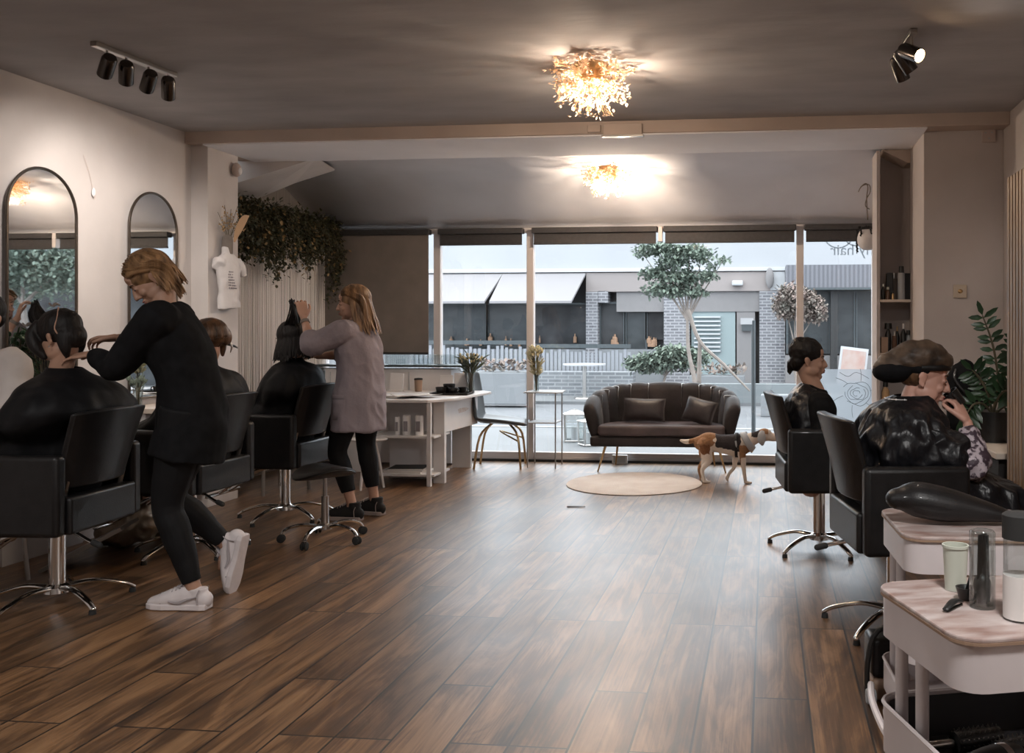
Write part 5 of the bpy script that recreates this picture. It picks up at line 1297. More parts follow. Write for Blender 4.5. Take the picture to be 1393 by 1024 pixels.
def shoe(parent, an, dirv, up=(0, 0, 1), L=.27, kind='sneaker', s=1., name='sneaker'):
    """low sneaker: heel below the ankle; dirv heel->toe, up = sole normal"""
    d = V(dirv).normalized(); u = V(up); u = (u-d*u.dot(d)).normalized(); x = d.cross(u)
    Mx = Matrix(((x.x, d.x, u.x, an[0]), (x.y, d.y, u.y, an[1]), (x.z, d.z, u.z, an[2]), (0, 0, 0, 1)))
    # local: origin = ankle centre, 0.095 above the sole; y forward
    mb = MB(); mb.M = Mx; z0 = -.095
    mb.tube([(0, -.055, z0+.045), (0, .0, z0+.055), (0, .07, z0+.052), (0, .14, z0+.040), (0, .195, z0+.030)], [(.032, .042), (.038, .060), (.041, .052), (.048, .036), (.038, .024)], n=18, side=(1, 0, 0), round_=True)
    mb.tube([(0, -.025, z0+.06), (0, -.022, z0+.125 if kind == 'hitop' else z0+.098)], [(.037, .042), (.038, .044)], n=16, side=(1, 0, 0))
    up_ = mb.blob('upper' if True else name, 'sneaker' if kind == 'sneaker' else 'canvas_b', None, .005, 2)
    up_.name = 'shoe'; up_.parent = parent
    so_ = MB(); so_.M = Mx
    out = [(.034, -.075), (.043, -.05), (.042, .0), (.044, .06), (.054, .13), (.050, .185), (.030, .222), (0, .232)]
    loop = [(a, b) for a, b in out]+[(-a*.94, b) for a, b in out[::-1][1:]]
    so_.prism([(a, b, z0) for a, b in loop], (0, 0, .028)); so_.obj('sole', 'sneaker' if kind == 'sneaker' else 'sole', up_, smooth=False, bevel=.006, seg=3)
    la = MB(); la.M = Mx
    for i in range(5):
        y = .052+i*.019; z = z0+.109-i*.0095
        la.tube([(-.026, y, z-.006), (0, y+.005, z+.006), (.026, y, z-.006)], .0045, n=6, round_=True)
    la.tube([(0, .055, z0+.085), (0, .035, z0+.118), (0, .018, z0+.132)], [(.020, .006), (.022, .006), (.018, .004)], n=10, side=(1, 0, 0), round_=True)
    la.tube([(-.046, .135, z0+.030), (-.034, .150, z0+.058), (0, .158, z0+.070), (.034, .150, z0+.058), (.046, .135, z0+.030)], .0028, n=6)
    la.tube([(-.044, -.045, z0+.03), (-.040, -.04, z0+.07), (-.036, -.05, z0+.098)], .0026, n=6); la.tube([(.044, -.045, z0+.03), (.040, -.04, z0+.07), (.036, -.05, z0+.098)], .0026, n=6)
    if kind == 'hitop':
        for i in range(3): la.tube([(-.02, .022, z0+.10+i*.012), (0, .028, z0+.104+i*.012), (.02, .022, z0+.10+i*.012)], .003, n=6)
    la.tube([(0, .05, z0+.10), (.02, .045, z0+.115), (.03, .06, z0+.105), (.012, .06, z0+.10)], .0025, n=6); la.tube([(0, .05, z0+.10), (-.02, .045, z0+.115), (-.03, .06, z0+.105)], .0025, n=6)
    la.obj('laces', 'sneaker_l' if kind == 'sneaker' else 'sole', up_)
    if kind == 'sneaker':
        for sg in (-1, 1):
            pn = MB(); pn.M = Mx
            pn.tube([(sg*.050, .095, z0+.045), (sg*.047, .055, z0+.038), (sg*.044, .01, z0+.052), (sg*.041, -.04, z0+.066)], [(.004, .003), (.004, .007), (.004, .006), (.004, .003)], n=6, side=(1, 0, 0)); pn.obj('side_stripe', 'sneaker_l', up_)
    return up_

# ---- standing stylist, black top (local +Y = forward = world -X) ----
J = dict(pelvis=(0, -.02, .92), waist=(0, .0, 1.08), chest=(0, .06, 1.26), neck=(0, .10, 1.415),
    shL=(-.17, .09, 1.355), shR=(.17, .09, 1.355), elL=(-.05, .29, 1.13), elR=(.27, .24, 1.20), wrL=(.12, .44, 1.19), wrR=(.24, .36, 1.265),
    hL=((.25, 1, -.12), (.3, .0, -1), dict(curl=22)), hR=((.1, 1, -.05), (-.3, 0, -1), dict(curl=40)),
    hpL=(-.09, -.01, .90), hpR=(.09, -.02, .90), knL=(-.06, .07, .49), anL=(-.09, -.05, .10), knR=(.13, .10, .50), anR=(.18, -.13, .24), toL=(-.06, .05, .03), toR=(.187, -.105, .13),
    head=headM((.02, .165, 1.545), 14, 44))
w1 = person('stylist', 'standing person with a dark blonde bob, black top and leggings, bending over a client', (-2.74, 4.10, 0), R(110), J, 'skin_d', .005)
mb = MB(); Pj = {k: V(v) for k, v in J.items() if k not in ('head', 'hL', 'hR')}
mb.tube([(0, -.0, .70), (0, -.025, .86), (0, -.01, 1.06), (0, .045, 1.24), (0, .075, 1.345), (0, .10, 1.415)], [(.205, .165), (.195, .155), (.165, .135), (.185, .145), (.165, .11), (.07, .07)], n=26, side=(1, 0, 0))
for q in ('L', 'R'):
    s_, e_, w_ = Pj['sh'+q], Pj['el'+q], Pj['wr'+q]
    mb.tube([V((0, .08, 1.33)).lerp(s_, .4), s_, s_.lerp(e_, .5), e_, e_.lerp(w_, .5), e_.lerp(w_, .84)], [.09, .085, .078, .068, .054, .040], n=14, round_=True)
mb.blob('top', 'cloth_b', w1, .008, 4, wr(.012, 10, 3))
mb = MB()
for q, kk in (('L', 1), ('R', 1)):
    h_, k__, a_ = Pj['hp'+q], Pj['kn'+q], Pj['an'+q]
    mb.tube([h_+V((0, 0, .04)), h_.lerp(k__, .45), k__, k__.lerp(a_, .35), k__.lerp(a_, .93)], [.105, .095, .068, .068, .042], n=16)
mb.blob('leggings', 'legging', w1, .006, 3, wr(.004, 16, 1))
shoe(w1, (-.09, -.05, .097), (.342, .94, 0)); shoe(w1, (.18, -.13, .235), (.06, .22, -1), (.342, .94, .2))
Hm = J['head']
hb = MB(); hb.M = Hm; hb.ell((0, -.02, .04), (.084, .104, .090), n=24, m=16); hb.M = Matrix.Identity(4)
hr = hb.obj('hair', 'hair_blonde', w1)
st_m = MB(); strands(st_m, Hm, 100, 98, 262, (0, -.62, -1), .125, 4, r=(.0085, .0035), out=.004, elend=-6)
swept(st_m, Hm, 34, (0, -.62, -1), .125, 5)
# front locks swept over the ears, not the face
st_m.v = [v for v in st_m.v]; st_m.obj('locks', 'hair_blonde', hr)
st_h = MB(); strands(st_h, Hm, 26, 100, 260, (0, -.68, -1), .135, 14, r=(.0045, .002), out=.008, rad=(.088, .110, .099)); swept(st_h, Hm, 9, (0, -.65, -1), .13, 15, 1.04, .004); st_h.obj('highlights', 'hair_blonde2', hr)
ea = MB(); ea.M = Hm; ea.ell((-.083, .0, -.045), .004); ea.obj('earring', 'brass', w1)
bc = MB(); w_ = V(J['wrL']); bc.tube([w_+V((-.027, -.01, 0)), w_+V((0, -.01, .024)), w_+V((.027, -.01, 0)), w_+V((0, -.01, -.024)), w_+V((-.027, -.01, 0))], .0025, n=6, sub=5); bc.obj('bracelet', 'brass', w1)

# ---- second stylist: lilac grey jacket ----
J = dict(pelvis=(0, 0, .90), waist=(0, -.01, 1.05), chest=(0, .0, 1.22), neck=(0, .01, 1.365),
    shL=(-.16, .02, 1.30), shR=(.16, .02, 1.30), elL=(-.26, .19, 1.20), elR=(.20, .2, 1.13), wrL=(-.19, .30, 1.39), wrR=(.08, .37, 1.12),
    hL=((.06, .22, 1), (.5, .6, -.2), dict(curl=48)), hR=((-.3, 1, .1), (0, 0, -1), dict(curl=40)),
    hpL=(-.085, 0, .88), hpR=(.085, -.01, .88), knL=(-.10, .10, .48), anL=(-.09, -.0, .12), knR=(.10, .0, .49), anR=(.12, -.05, .12), toL=(-.09, .13, .04), toR=(.14, .08, .04),
    head=headM((0, .045, 1.49), 24, 6))
w2 = person('stylist', 'standing person in a lilac grey jacket holding up a strand of hair', (-2.82, 6.12, 0), R(84), J, 'skin', .0055)
Pj = {k: V(v) for k, v in J.items() if k not in ('head', 'hL', 'hR')}
mb = MB()
mb.tube([(0, -.0, .62), (0, -.005, .80), (0, -.01, 1.03), (0, .0, 1.18), (0, .01, 1.29), (0, .01, 1.36)], [(.225, .165), (.215, .155), (.19, .14), (.19, .14), (.16, .11), (.07, .065)], n=26, side=(1, 0, 0))
for q in ('L', 'R'):
    s_, e_, w_ = Pj['sh'+q], Pj['el'+q], Pj['wr'+q]
    mb.tube([V((0, .01, 1.27)).lerp(s_, .4), s_, s_.lerp(e_, .5), e_, e_.lerp(w_, .22)], [.085, .082, .074, .068, .062], n=14, round_=True)
jk = mb.blob('jacket', 'lilac', w2, .008, 3, lambda p: .015*noise.noise(V((p.x*11, p.y*11, p.z*3.5)))+.007*(1-2*abs(noise.noise(V((p.x*13+p.z*5, p.y*13, p.z*8))))))
pk = MB()
for z0_, z1_, o_ in ((.70, .86, .012), (.845, .87, .017)): pk.grid(lambda u, v: ((.21+o_)*math.cos(R(152+38*u)), (.152+o_)*math.sin(R(152+38*u)), z0_+(z1_-z0_)*v), 10, 3)
pk.obj('pocket', 'lilac', jk, solid=.006)
hm = MB(); hm.tube([(.215*math.cos(a), .0+.165*math.sin(a), .625) for a in [R(x*15) for x in range(25)]], .006, n=6, sub=1); hm.obj('hem', 'lilac', jk)
cu = MB(); e_, w_ = Pj['elL'], Pj['wrL']; cu.tube([e_.lerp(w_, .18), e_.lerp(w_, .30)], [.061, .056], n=16); cu.obj('cuff', 'canvas_b', jk)
wb = MB(); wb.tube([e_.lerp(w_, .80), e_.lerp(w_, .90)], [.031, .029], n=16); wb.obj('wristwatch', 'bark', w2)
mb = MB()
for q in ('L', 'R'):
    h_, k__, a_ = Pj['hp'+q], Pj['kn'+q], Pj['an'+q]
    mb.tube([h_+V((0, 0, .04)), h_.lerp(k__, .45), k__, k__.lerp(a_, .35), k__.lerp(a_, .78)], [.10, .09, .066, .064, .046], n=16)
mb.blob('jeans', 'legging', w2, .006, 3, wr(.005, 14, 1))
shoe(w2, (-.09, 0, .097), (0, 1, 0), kind='hitop'); shoe(w2, (.12, -.05, .097), (.12, 1, 0), kind='hitop')
Hm = J['head']; hb = MB(); hb.M = Hm; hb.ell((0, -.02, .04), (.082, .102, .090), n=24, m=16); hr = hb.obj('hair', 'hair_blonde', w2)
st_m = MB(); strands(st_m, Hm, 110, 82, 278, (0, -.18, -1), .20, 24, r=(.009, .0035), out=.016, elend=-14); swept(st_m, Hm, 34, (0, -.15, -1), .20, 26); st_m.obj('locks', 'hair_blonde', hr)
st_h = MB(); strands(st_h, Hm, 40, 90, 270, (0, -.2, -1), .24, 25, r=(.006, .0025), out=.024, rad=(.086, .108, .097)); st_h.obj('highlights', 'hair_blonde2', hr)

# ---- seated people ----
def seated(label, loc, rz, headm, skin='skin_d', arms=None, hs=1., slim=1., z=0, lean=0, feetz=.24, voxel=.0065, knx=.10, legs=True):
    J = dict(pelvis=(0, -.05, .64+z), waist=(0, -.05-lean*.2, .76+z), chest=(0, -.04+lean*.3, .93+z), neck=(0, -.01+lean*.7, 1.085+z),
        shL=(-.165, -.02+lean*.5, 1.02+z), shR=(.165, -.02+lean*.5, 1.02+z), elL=(-.18, .05, .80+z), elR=(.18, .05, .80+z), wrL=(-.08, .25, .72+z), wrR=(.08, .25, .72+z),
        hL=((.4, 1, -.1), (0, 0, -1), dict(curl=20)), hR=((-.4, 1, -.1), (0, 0, -1), dict(curl=20)),
        hpL=(-.085, -.02, .64+z), hpR=(.085, -.02, .64+z), knL=(-knx, .38, .63+z), knR=(knx, .38, .63+z), anL=(-knx, .42, feetz+.06), anR=(knx, .42, feetz+.06), toL=(-knx, .56, feetz), toR=(knx, .56, feetz), head=headm)
    if slim < 1: J.update(shL=(-.14, -.02+lean*.5, .99+z), shR=(.14, -.02+lean*.5, .99+z), elL=(-.16, .03, .80+z), elR=(.16, .03, .80+z))
    if arms: J.update(arms)
    t = person('client', label, loc, rz, J, skin, voxel, hs, slim=slim)
    if slim < 1:
        mb = MB(); P = {k: V(v) for k, v in J.items() if k[:2] in ('hp', 'kn', 'an', 'pe')}
        mb.tube([P['pelvis']+V((0, 0, .08)), P['pelvis'], P['pelvis']+V((0, 0, -.06))], [(.15, .10), (.17, .112), (.15, .10)], n=18, side=(1, 0, 0), round_=True)
        for q in ('L', 'R'): mb.tube([P['hp'+q], P['hp'+q].lerp(P['kn'+q], .5), P['kn'+q], P['kn'+q].lerp(P['an'+q], .9)], [.088, .082, .066, .045], n=14, round_=True)
        mb.blob('trousers', 'legging', t, .009, 2)
    return t, J
def std_cape(t, m='cape', seed=1, z=0, w=1., neck=(0, -.01), lean=0, fw=.05, bot=.44, **k):
    nx, ny = neck
    rings = [(nx, ny, 1.115+z, .062, .062, .01), (nx, ny-.005, 1.085+z, .085, .08, .02), (0, ny-.02, 1.05+z, .17*w, .115, .03), (0, -.03+lean*.4, .99+z, .225*w, .15, .05), (0, -.02+lean*.2, .90+z, .25*w, .175, .06), (0, .04, .80+z, .232, .21, .05), (0, .14, .715+z, .225, .30, .03), (0, .20, .66, .222, .32, .03), (0, .27, .58, .21, .28, .05), (0, .32, bot, .21, .24, .08)]
    return cape(t, rings, m, seed=seed, fold=fw, **k)
# first client, left edge (faces the left wall)
c1, J = seated('seated client with slicked dark hair and black cape in the leftmost chair', (-3.34, 4.06, 0), R(86), headM((0, .03, 1.265), 4, 24), 'skin_d', lean=.05, z=.015, slim=.85)
cape(c1, [(0, .0, 1.125, .066, .07, .01), (0, -.015, 1.095, .10, .095, .02), (0, -.03, 1.055, .20, .13, .02), (0, -.04, 1.0, .27, .17, .03), (0, -.05, .93, .32, .19, .03), (0, -.01, .86, .31, .17, .03), (0, .04, .79, .235, .19, .03), (0, .14, .715, .225, .30, .03), (0, .2, .66, .222, .32, .03), (0, .27, .58, .21, .28, .05), (0, .32, .42, .21, .24, .08)], 'cape', seed=3)
Hm = J['head']; hb = MB(); hb.M = Hm
hb.ell((0, -.024, .045), (.086, .106, .092), n=24, m=16); hb.ell((0, -.075, -.015), (.068, .05, .065)); hb.tube([(-.055, -.06, -.01), (-.05, -.05, -.07), (-.035, -.03, -.11)], [.03, .026, .01], n=10, round_=True); hb.tube([(.055, -.06, -.01), (.05, -.05, -.06), (.04, -.035, -.10)], [.03, .026, .01], n=10, round_=True)
hb.tube([(-.05, .04, .09), (-.068, .07, .05), (-.075, .07, -.01), (-.06, .06, -.07)], [.02, .026, .028, .016], n=12, round_=True)
hair = hb.blob('hair', 'hair_black', c1, .006, 2, lambda p: .003*noise.noise(V((p.x*50, p.y*50, p.z*9))))
pt = MB(); pt.M = Hm; pt.tube([(-.03, -.08, .125), (-.065, -.08, .07), (-.082, -.06, .02), (-.07, -.07, -.04)], .0035, n=6); pt.obj('parting', 'skin_d', hair)
for x, y, z in ((-.03, -.075, .135), (-.072, .055, .09)):
    k_ = MB(); k_.M = Hm @ Matrix.Translation((x, y, z)); k_.tube([(-.02, 0, 0), (0, 0, .010), (.022, 0, .004)], [(.007, .004), (.008, .004), (.003, .002)], n=8, round_=True); k_.tube([(-.02, .006, .0), (-.03, .01, .018)], .004, n=6); k_.obj('hair_clip', 'bark', hair)
cb_ = MB()
for i in range(7): a = R(-150+i*20); cb_.ell((.088*math.cos(a)*1.05, -.015+.085*math.sin(a)*1.05, 1.098), .005, n=8, m=6)
cb_.tube([(.0924*math.cos(R(-155+i*13)), -.015+.089*math.sin(R(-155+i*13)), 1.098) for i in range(11)], .002, n=5, sub=1); cb_.obj('collar_studs', 'white', c1)
er = MB(); er.M = Hm; er.tube([(-.088, -.002, -.04), (-.092, -.006, -.048), (-.088, -.010, -.04)], .0015, n=6); er.obj('earring', 'steel', c1)
# second client
c2, J = seated('seated client with pinned brown hair and black cape behind the bending stylist', (-3.30, 5.07, 0), R(88), headM((0, -.03, 1.235), 14, 10), 'skin', z=-.01, slim=.85)
std_cape(c2, seed=5, w=1.12)
Hm = J['head']; hb = MB(); hb.M = Hm
hb.ell((0, -.026, .045), (.088, .108, .094), n=24, m=16); hb.ell((.02, -.10, .02), (.05, .04, .06)); hb.tube([(.05, -.07, .02), (.075, -.06, -.04), (.07, -.055, -.09)], [.028, .022, .010], n=10, round_=True)
hair = hb.blob('hair', 'hair_brown', c2, .006, 2, lambda p: .004*noise.noise(V((p.x*45, p.y*45, p.z*10))))
sm_ = MB(); strands(sm_, Hm, 60, 80, 290, (0, .1, -1), .01, 31, r=(.006, .003), rad=(.089, .11, .096)); sm_.obj('locks', 'hair_brown', hair)
for a, b in (((.06, -.11, -.02), (.07, -.10, -.08)), ((.05, -.09, -.03), (.14, -.12, -.06))):
    k_ = MB(); k_.M = Hm; k_.tube([a, ((a[0]+b[0])/2, (a[1]+b[1])/2-.01, (a[2]+b[2])/2), b], [.005, .007, .003], n=8, round_=True); k_.obj('hair_clip', 'steel' if b[0] < .1 else 'black', hair)
# third client
c3, J = seated('seated client with long loose dark hair and black cape beside the jacketed stylist', (-3.29, 6.07, 0), R(92), headM((0, .0, 1.235), -4, 10), 'skin', z=-.01, slim=.85)
std_cape(c3, seed=7, w=1.14)
Hm = J['head']; hb = MB(); hb.M = Hm; hb.ell((0, -.022, .04), (.084, .104, .092), n=24, m=16); hr = hb.obj('hair', 'hair_black', c3)
sm_ = MB(); strands(sm_, Hm, 170, 55, 305, (0, .0, -1), .15, 41, r=(.010, .004), out=.034, jag=.2, rad=(.09, .108, .096)); sm_.obj('locks', 'hair_black', hr)
sm2 = MB(); strands(sm2, Hm, 16, 60, 110, (0, .02, -1), .15, 43, r=(.005, .002), out=.024); strands(sm2, Hm, 12, 250, 300, (0, .02, -1), .15, 44, r=(.005, .002), out=.024); sm2.obj('light_tips', 'hair_brown', hr)
# strand lifted to the stylist's hand
up_ = MB(); q = random.Random(7)
tgt = V((-.07, -.04, 1.505))
for k in range(60):
    a = q.uniform(-1, 1); b_ = Hm @ V((-.01+a*.07, -.05+q.uniform(-.06, .05), .10)); t_ = tgt+V((q.gauss(0, .008), q.gauss(0, .008), q.gauss(0, .01)))
    mid = b_.lerp(t_, .5)+V((a*.022, -.02, 0)); up_.tube([b_, mid, t_], [(.009, .005), (.008, .004), (.004, .003)], n=6, sub=4)
up_.obj('lifted_strand', 'hair_black', hr)
# white-shirt person at the frame edge
c0, J = seated('person in a white shirt cut off by the left edge of the picture', (-3.95, 4.25, .0), R(180), headM((0, .0, 1.36), 0, 5), 'skin', z=.11, feetz=.02)
Pj = {k: V(v) for k, v in J.items() if k not in ('head', 'hL', 'hR')}
mb = MB(); mb.tube([(0, -.05, .66), (0, -.05, .85), (0, -.04, 1.04), (0, -.02, 1.13), (0, -.01, 1.20)], [(.18, .13), (.165, .125), (.185, .13), (.15, .10), (.068, .065)], n=24, side=(1, 0, 0))
for q in ('L', 'R'): mb.tube([V((0, -.02, 1.1)).lerp(Pj['sh'+q], .4), Pj['sh'+q], Pj['el'+q], Pj['el'+q].lerp(Pj['wr'+q], .8)], [.08, .078, .066, .05], n=14, round_=True)
mb.blob('shirt', 'shirt_w', c0, .008, 3, wr(.008, 12))
mb = MB()
for q in ('L', 'R'): mb.tube([Pj['hp'+q], Pj['hp'+q].lerp(Pj['kn'+q], .5), Pj['kn'+q], Pj['kn'+q].lerp(Pj['an'+q], .95)], [.10, .09, .07, .05], n=14, round_=True)
mb.blob('trousers', 'legging', c0, .008, 3)
hb = MB(); hb.M = J['head']; hb.ell((0, -.026, .05), (.083, .10, .088), n=24, m=16); hb.ell((0, -.06, .0), (.07, .05, .06)); hb.blob('hair', 'hair_black', c0, .006, 2)
tl_ = thing('low_stool', 'low black stool under the white-shirted person at the left edge', 'stool', (-3.95, 4.30, 0), R(180)); MB().lathe([(.001, .60), (.16, .60), (.17, .63), (.16, .66), (.001, .66)], n=28).obj('seat', 'leather', tl_)
for k in range(4): a = R(45+90*k); MB().cyl((.12*math.cos(a), .12*math.sin(a), .60), (.16*math.cos(a), .16*math.sin(a), 0), .011).obj('leg', 'steel', tl_)

# ---- right side, man in black (faces +X) ----
c4, J = seated('seated man with short black hair and a black cape in the far right chair', (.31, 5.55, 0), R(-82), headM((0, -.06, 1.125), -8, 2), 'skin', z=-.16, hs=.98,
    arms=dict(elL=(-.20, .02, .68), elR=(.21, .0, .68), wrL=(-.12, .22, .64), wrR=(.20, .215, .655), hR=((-.15, 1, -.12), (-.1, 0, -1), dict(curl=28))))
Pj = {k: V(v) for k, v in J.items() if k not in ('head', 'hL', 'hR')}
mb = MB(); mb.tube([(0, -.06, .50), (0, -.06, .64), (0, -.06, .80), (0, -.04, .90), (0, -.02, .965)], [(.20, .14), (.19, .14), (.195, .135), (.16, .11), (.07, .07)], n=26, side=(1, 0, 0))
for q in ('L', 'R'):
    s_, e_, w_ = Pj['sh'+q], Pj['el'+q], Pj['wr'+q]; mb.tube([V((0, -.03, .88)).lerp(s_, .45), s_, s_.lerp(e_, .5), e_, e_.lerp(w_, .85)], [.085, .082, .078, .075, .052], n=14, round_=True)
tp = mb.blob('black_top', 'cloth_b', c4, .008, 3, wr(.010, 12, 2))
cv = MB(); cv.tube([(.0, -.085, .60), (0, -.085, .80), (0, -.055, .91), (0, -.03, .955)], [(.205, .14), (.20, .135), (.165, .11), (.08, .075)], n=26, side=(1, 0, 0)); cv.blob('shoulder_cape', 'cape_s', tp, .009, 2, wr(.009, 22, 4))
mb = MB()
for q in ('L', 'R'): mb.tube([Pj['hp'+q], Pj['hp'+q].lerp(Pj['kn'+q], .5), Pj['kn'+q], Pj['kn'+q].lerp(Pj['an'+q], .95)], [.09, .088, .07, .05], n=14, round_=True)
mb.blob('trousers', 'legging', c4, .008, 3)
hb = MB(); hb.M = J['head']; hb.ell((0, -.022, .052), (.087, .104, .086), n=24, m=16); hb.ell((0, -.065, .0), (.072, .052, .07)); hb.ell((0, -.06, .09), (.06, .05, .05)); hb.tube([(0, -.10, -.02), (-.01, -.11, -.06), (0, -.11, -.09)], [.03, .02, .006], n=8, round_=True)
hb.blob('hair', 'hair_black', c4, .006, 2, lambda p: .006*noise.noise(p*40))
sh_c = shoe(c4, (-.10, .42, .165), (0, 1, 0), kind='hitop'); shoe(c4, (.10, .42, .165), (0, 1, 0), kind='hitop')

# ---- right side, wrapped-hair client drinking (faces +X) ----
J = dict(pelvis=(0, -.08, .55), waist=(0, -.08, .68), chest=(0, -.02, .83), neck=(0, .035, .975),
    shL=(-.14, .02, .86), shR=(.145, .02, .86), elL=(-.19, .10, .66), elR=(.21, .255, .735), wrL=(-.06, .26, .63), wrR=(.085, .262, .90),
    hL=((.3, .5, .3), (0, .4, 1), dict(curl=30)), hR=((-.42, -.32, .80), (-.55, -.65, -.2), dict(curl=62, thumb=30, s=1.08)),
    hpL=(-.09, -.04, .56), hpR=(.09, -.04, .56), knL=(-.12, .36, .57), knR=(.12, .36, .57), anL=(-.12, .40, .22), anR=(.12, .40, .22), toL=(-.12, .53, .17), toR=(.12, .53, .17),
    head=headM((0, .09, 1.095), -4, 13))
w5 = person('client', 'seated person with a brown head wrap and glossy black cape, hand raised to the mouth', (.60, 4.17, 0), R(-86), J, 'skin_p', .0045, 1.12, slim=.95)
cp_ = [(0, .045, 1.015, .074, .078, .01), (0, .025, .995, .092, .10, .02), (0, .0, .96, .155, .13, .03), (0, -.0, .90, .22, .165, .045), (0, .0, .81, .245, .195, .05), (0, .02, .76, .25, .22, .05), (0, .05, .70, .228, .25, .05), (0, .13, .64, .225, .31, .04), (0, .2, .60, .222, .32, .04), (0, .27, .5, .21, .28, .05), (0, .32, .32, .21, .24, .08)]
cape(w5, cp_, 'cape_s', seed=11, wrin=.012, k=130, ridge=.020, rs=1.7)
Pj = {k: V(v) for k, v in J.items() if k not in ('head', 'hL', 'hR')}
mb = MB(); mb.tube([Pj['shR']+V((-.02, 0, -.03)), Pj['shR'].lerp(Pj['elR'], .4)+V((0, 0, -.01)), Pj['shR'].lerp(Pj['elR'], .68)], [.085, .088, .085], n=16, round_=True); mb.blob('cape_sleeve', 'cape_s', w5, .008, 2, lambda p: .022*(1-2*abs(noise.noise(V((p.x*14, p.y*9, p.z*14)))))-.008)
mb = MB(); mb.tube([Pj['shR'].lerp(Pj['elR'], .65), Pj['elR'], Pj['elR'].lerp(Pj['wrR'], .4), Pj['elR'].lerp(Pj['wrR'], .72)], [.068, .070, .058, .044], n=16, round_=True); mb.blob('patterned_sleeve', 'pattern', w5, .006, 2, wr(.010, 24, 6))
Hm = J['head'] @ Matrix.Scale(1.06, 4); hb = MB(); hb.M = Hm
hb.ell((0, -.045, .072), (.098, .130, .076), rotx(20), n=28, m=18); hb.ell((0, -.125, .025), (.082, .078, .058), rotx(20)); hb.ell((0, .03, .085), (.080, .080, .045)); hb.ell((0, -.165, .0), (.045, .045, .034)); hb.ell((.0, .085, .098), (.014, .018, .012))
wrp = hb.blob('head_wrap', 'wrap', w5, .006, 3, lambda p: .007*noise.noise(V((p.x*14, p.y*22, p.z*34))))
uw = MB(); uw.M = Hm; uw.ell((0, -.112, .006), (.090, .104, .056), rotx(20)); uw.ell((0, -.04, .03), (.092, .09, .04)); uw.blob('under_wrap', 'cloth_b', wrp, .006, 3)
bn = MB(); bn.M = Hm; bn.tube([(.088, -.03, .035), (.074, .045, .052), (.03, .094, .062), (-.03, .094, .062), (-.074, .045, .052), (-.088, -.03, .035)], [(.012, .005)]*6, n=8, side=(0, 0, 1)); bn.obj('wrap_band', 'leather', wrp)
hl = MB(); hl.M = Hm; hl.ell((0, -.035, .015), (.079, .078, .07)); hl.blob('hair', 'hair_brown', w5, .006, 2, wr(.004, 50))
cm_ = MB(); cm_.M = Matrix.Translation(J['wrR']); 
for k in range(12): a = k*math.pi/6; cm_.ell((.0+.03*math.cos(a), .03*math.sin(a), -.035), (.010, .010, .012))
cm_.obj('sleeve_frill', 'pattern', w5)
cs_ = MB()
for i in range(6): a = R(-160+i*22); cs_.ell((.094*math.cos(a)*-1, .025+.102*math.sin(a), 1.0), .0045, n=8, m=6)
cs_.tube([(.094*math.cos(R(-165+i*13))*-1, .025+.102*math.sin(R(-165+i*13)), 1.0) for i in range(11)], .002, n=5, sub=1); cs_.obj('collar_studs', 'white', w5)
mg = thing('dark_mug', 'small dark mug held to the mouth of the wrapped-hair client', 'mug', (.60, 4.17, 0), R(-86))
gm = MB(); gm.M = Matrix.Translation((.0, .222, 1.005)) @ rotx(38); gm.lathe([(.001, -.045), (.034, -.045), (.039, .03), (.036, .03), (.031, -.04), (.001, -.04)], n=20); gm.obj('mug_body', 'black', mg)
gh = MB(); gh.M = Matrix.Translation((.0, .222, 1.005)) @ rotx(38); gh.tube([(.036, 0, .02), (.06, 0, .015), (.06, 0, -.025), (.034, 0, -.03)], .005, n=8); gh.obj('handle', 'black', mg)

# ------------------------------------------------------------------ beagle (local +X = forward)
dog = thing('beagle', 'tricolour beagle in a grey harness standing by the far right chair', 'dog', (-.33, 7.88, 0), R(-2))
mb = MB()
mb.tube([(-.235, 0, .335), (-.17, 0, .345), (-.08, 0, .335), (.02, 0, .325), (.10, 0, .325), (.16, 0, .335)], [(.055, .065), (.075, .085), (.070, .078), (.076, .090), (.082, .098), (.060, .075)], n=20, side=(0, 1, 0), round_=True)
mb.tube([(.13, 0, .34), (.20, 0, .375), (.27, 0, .405)], [(.06, .078), (.048, .058), (.042, .048)], n=16, side=(0, 1, 0), round_=True)
mb.ell((.31, 0, .415), (.066, .056, .056)); mb.ell((.335, 0, .428), (.038, .044, .038)); mb.tube([(.34, 0, .405), (.39, 0, .395), (.428, 0, .39)], [(.040, .042), (.033, .035), (.024, .026)], n=14, side=(0, 1, 0), round_=True)
def dleg(pts, r): mb.tube(pts, r, n=12, round_=True)
for y, o in ((-.05, 0.0), (.05, -.035)):
    dleg([(-.20, y, .33), (-.175+o, y, .24), (-.165+o, y, .19), (-.215+o, y, .115), (-.205+o, y, .05), (-.195+o, y, .016)], [(.060), (.048), (.034), (.019), (.016), (.017)])
    mb.tube([(-.20+o, y, .014), (-.16+o, y, .012)], [(.018, .014), (.017, .011)], n=10, side=(0, 1, 0), round_=True)
dleg([(.11, -.045, .29), (.13, -.045, .20), (.14, -.045, .11), (.15, -.045, .04), (.155, -.045, .016)], [.045, .028, .018, .015, .017]); mb.tube([(.155, -.045, .014), (.195, -.045, .012)], [(.018, .014), (.017, .011)], n=10, side=(0, 1, 0), round_=True)
dleg([(.09, .045, .29), (.06, .045, .20), (.05, .045, .13), (.01, .045, .075), (-.01, .045, .035)], [.042, .028, .018, .015, .016]); mb.tube([(-.015, .045, .03), (-.005, .045, .012)], [(.016, .013), (.014, .010)], n=10, side=(0, 1, 0), round_=True)
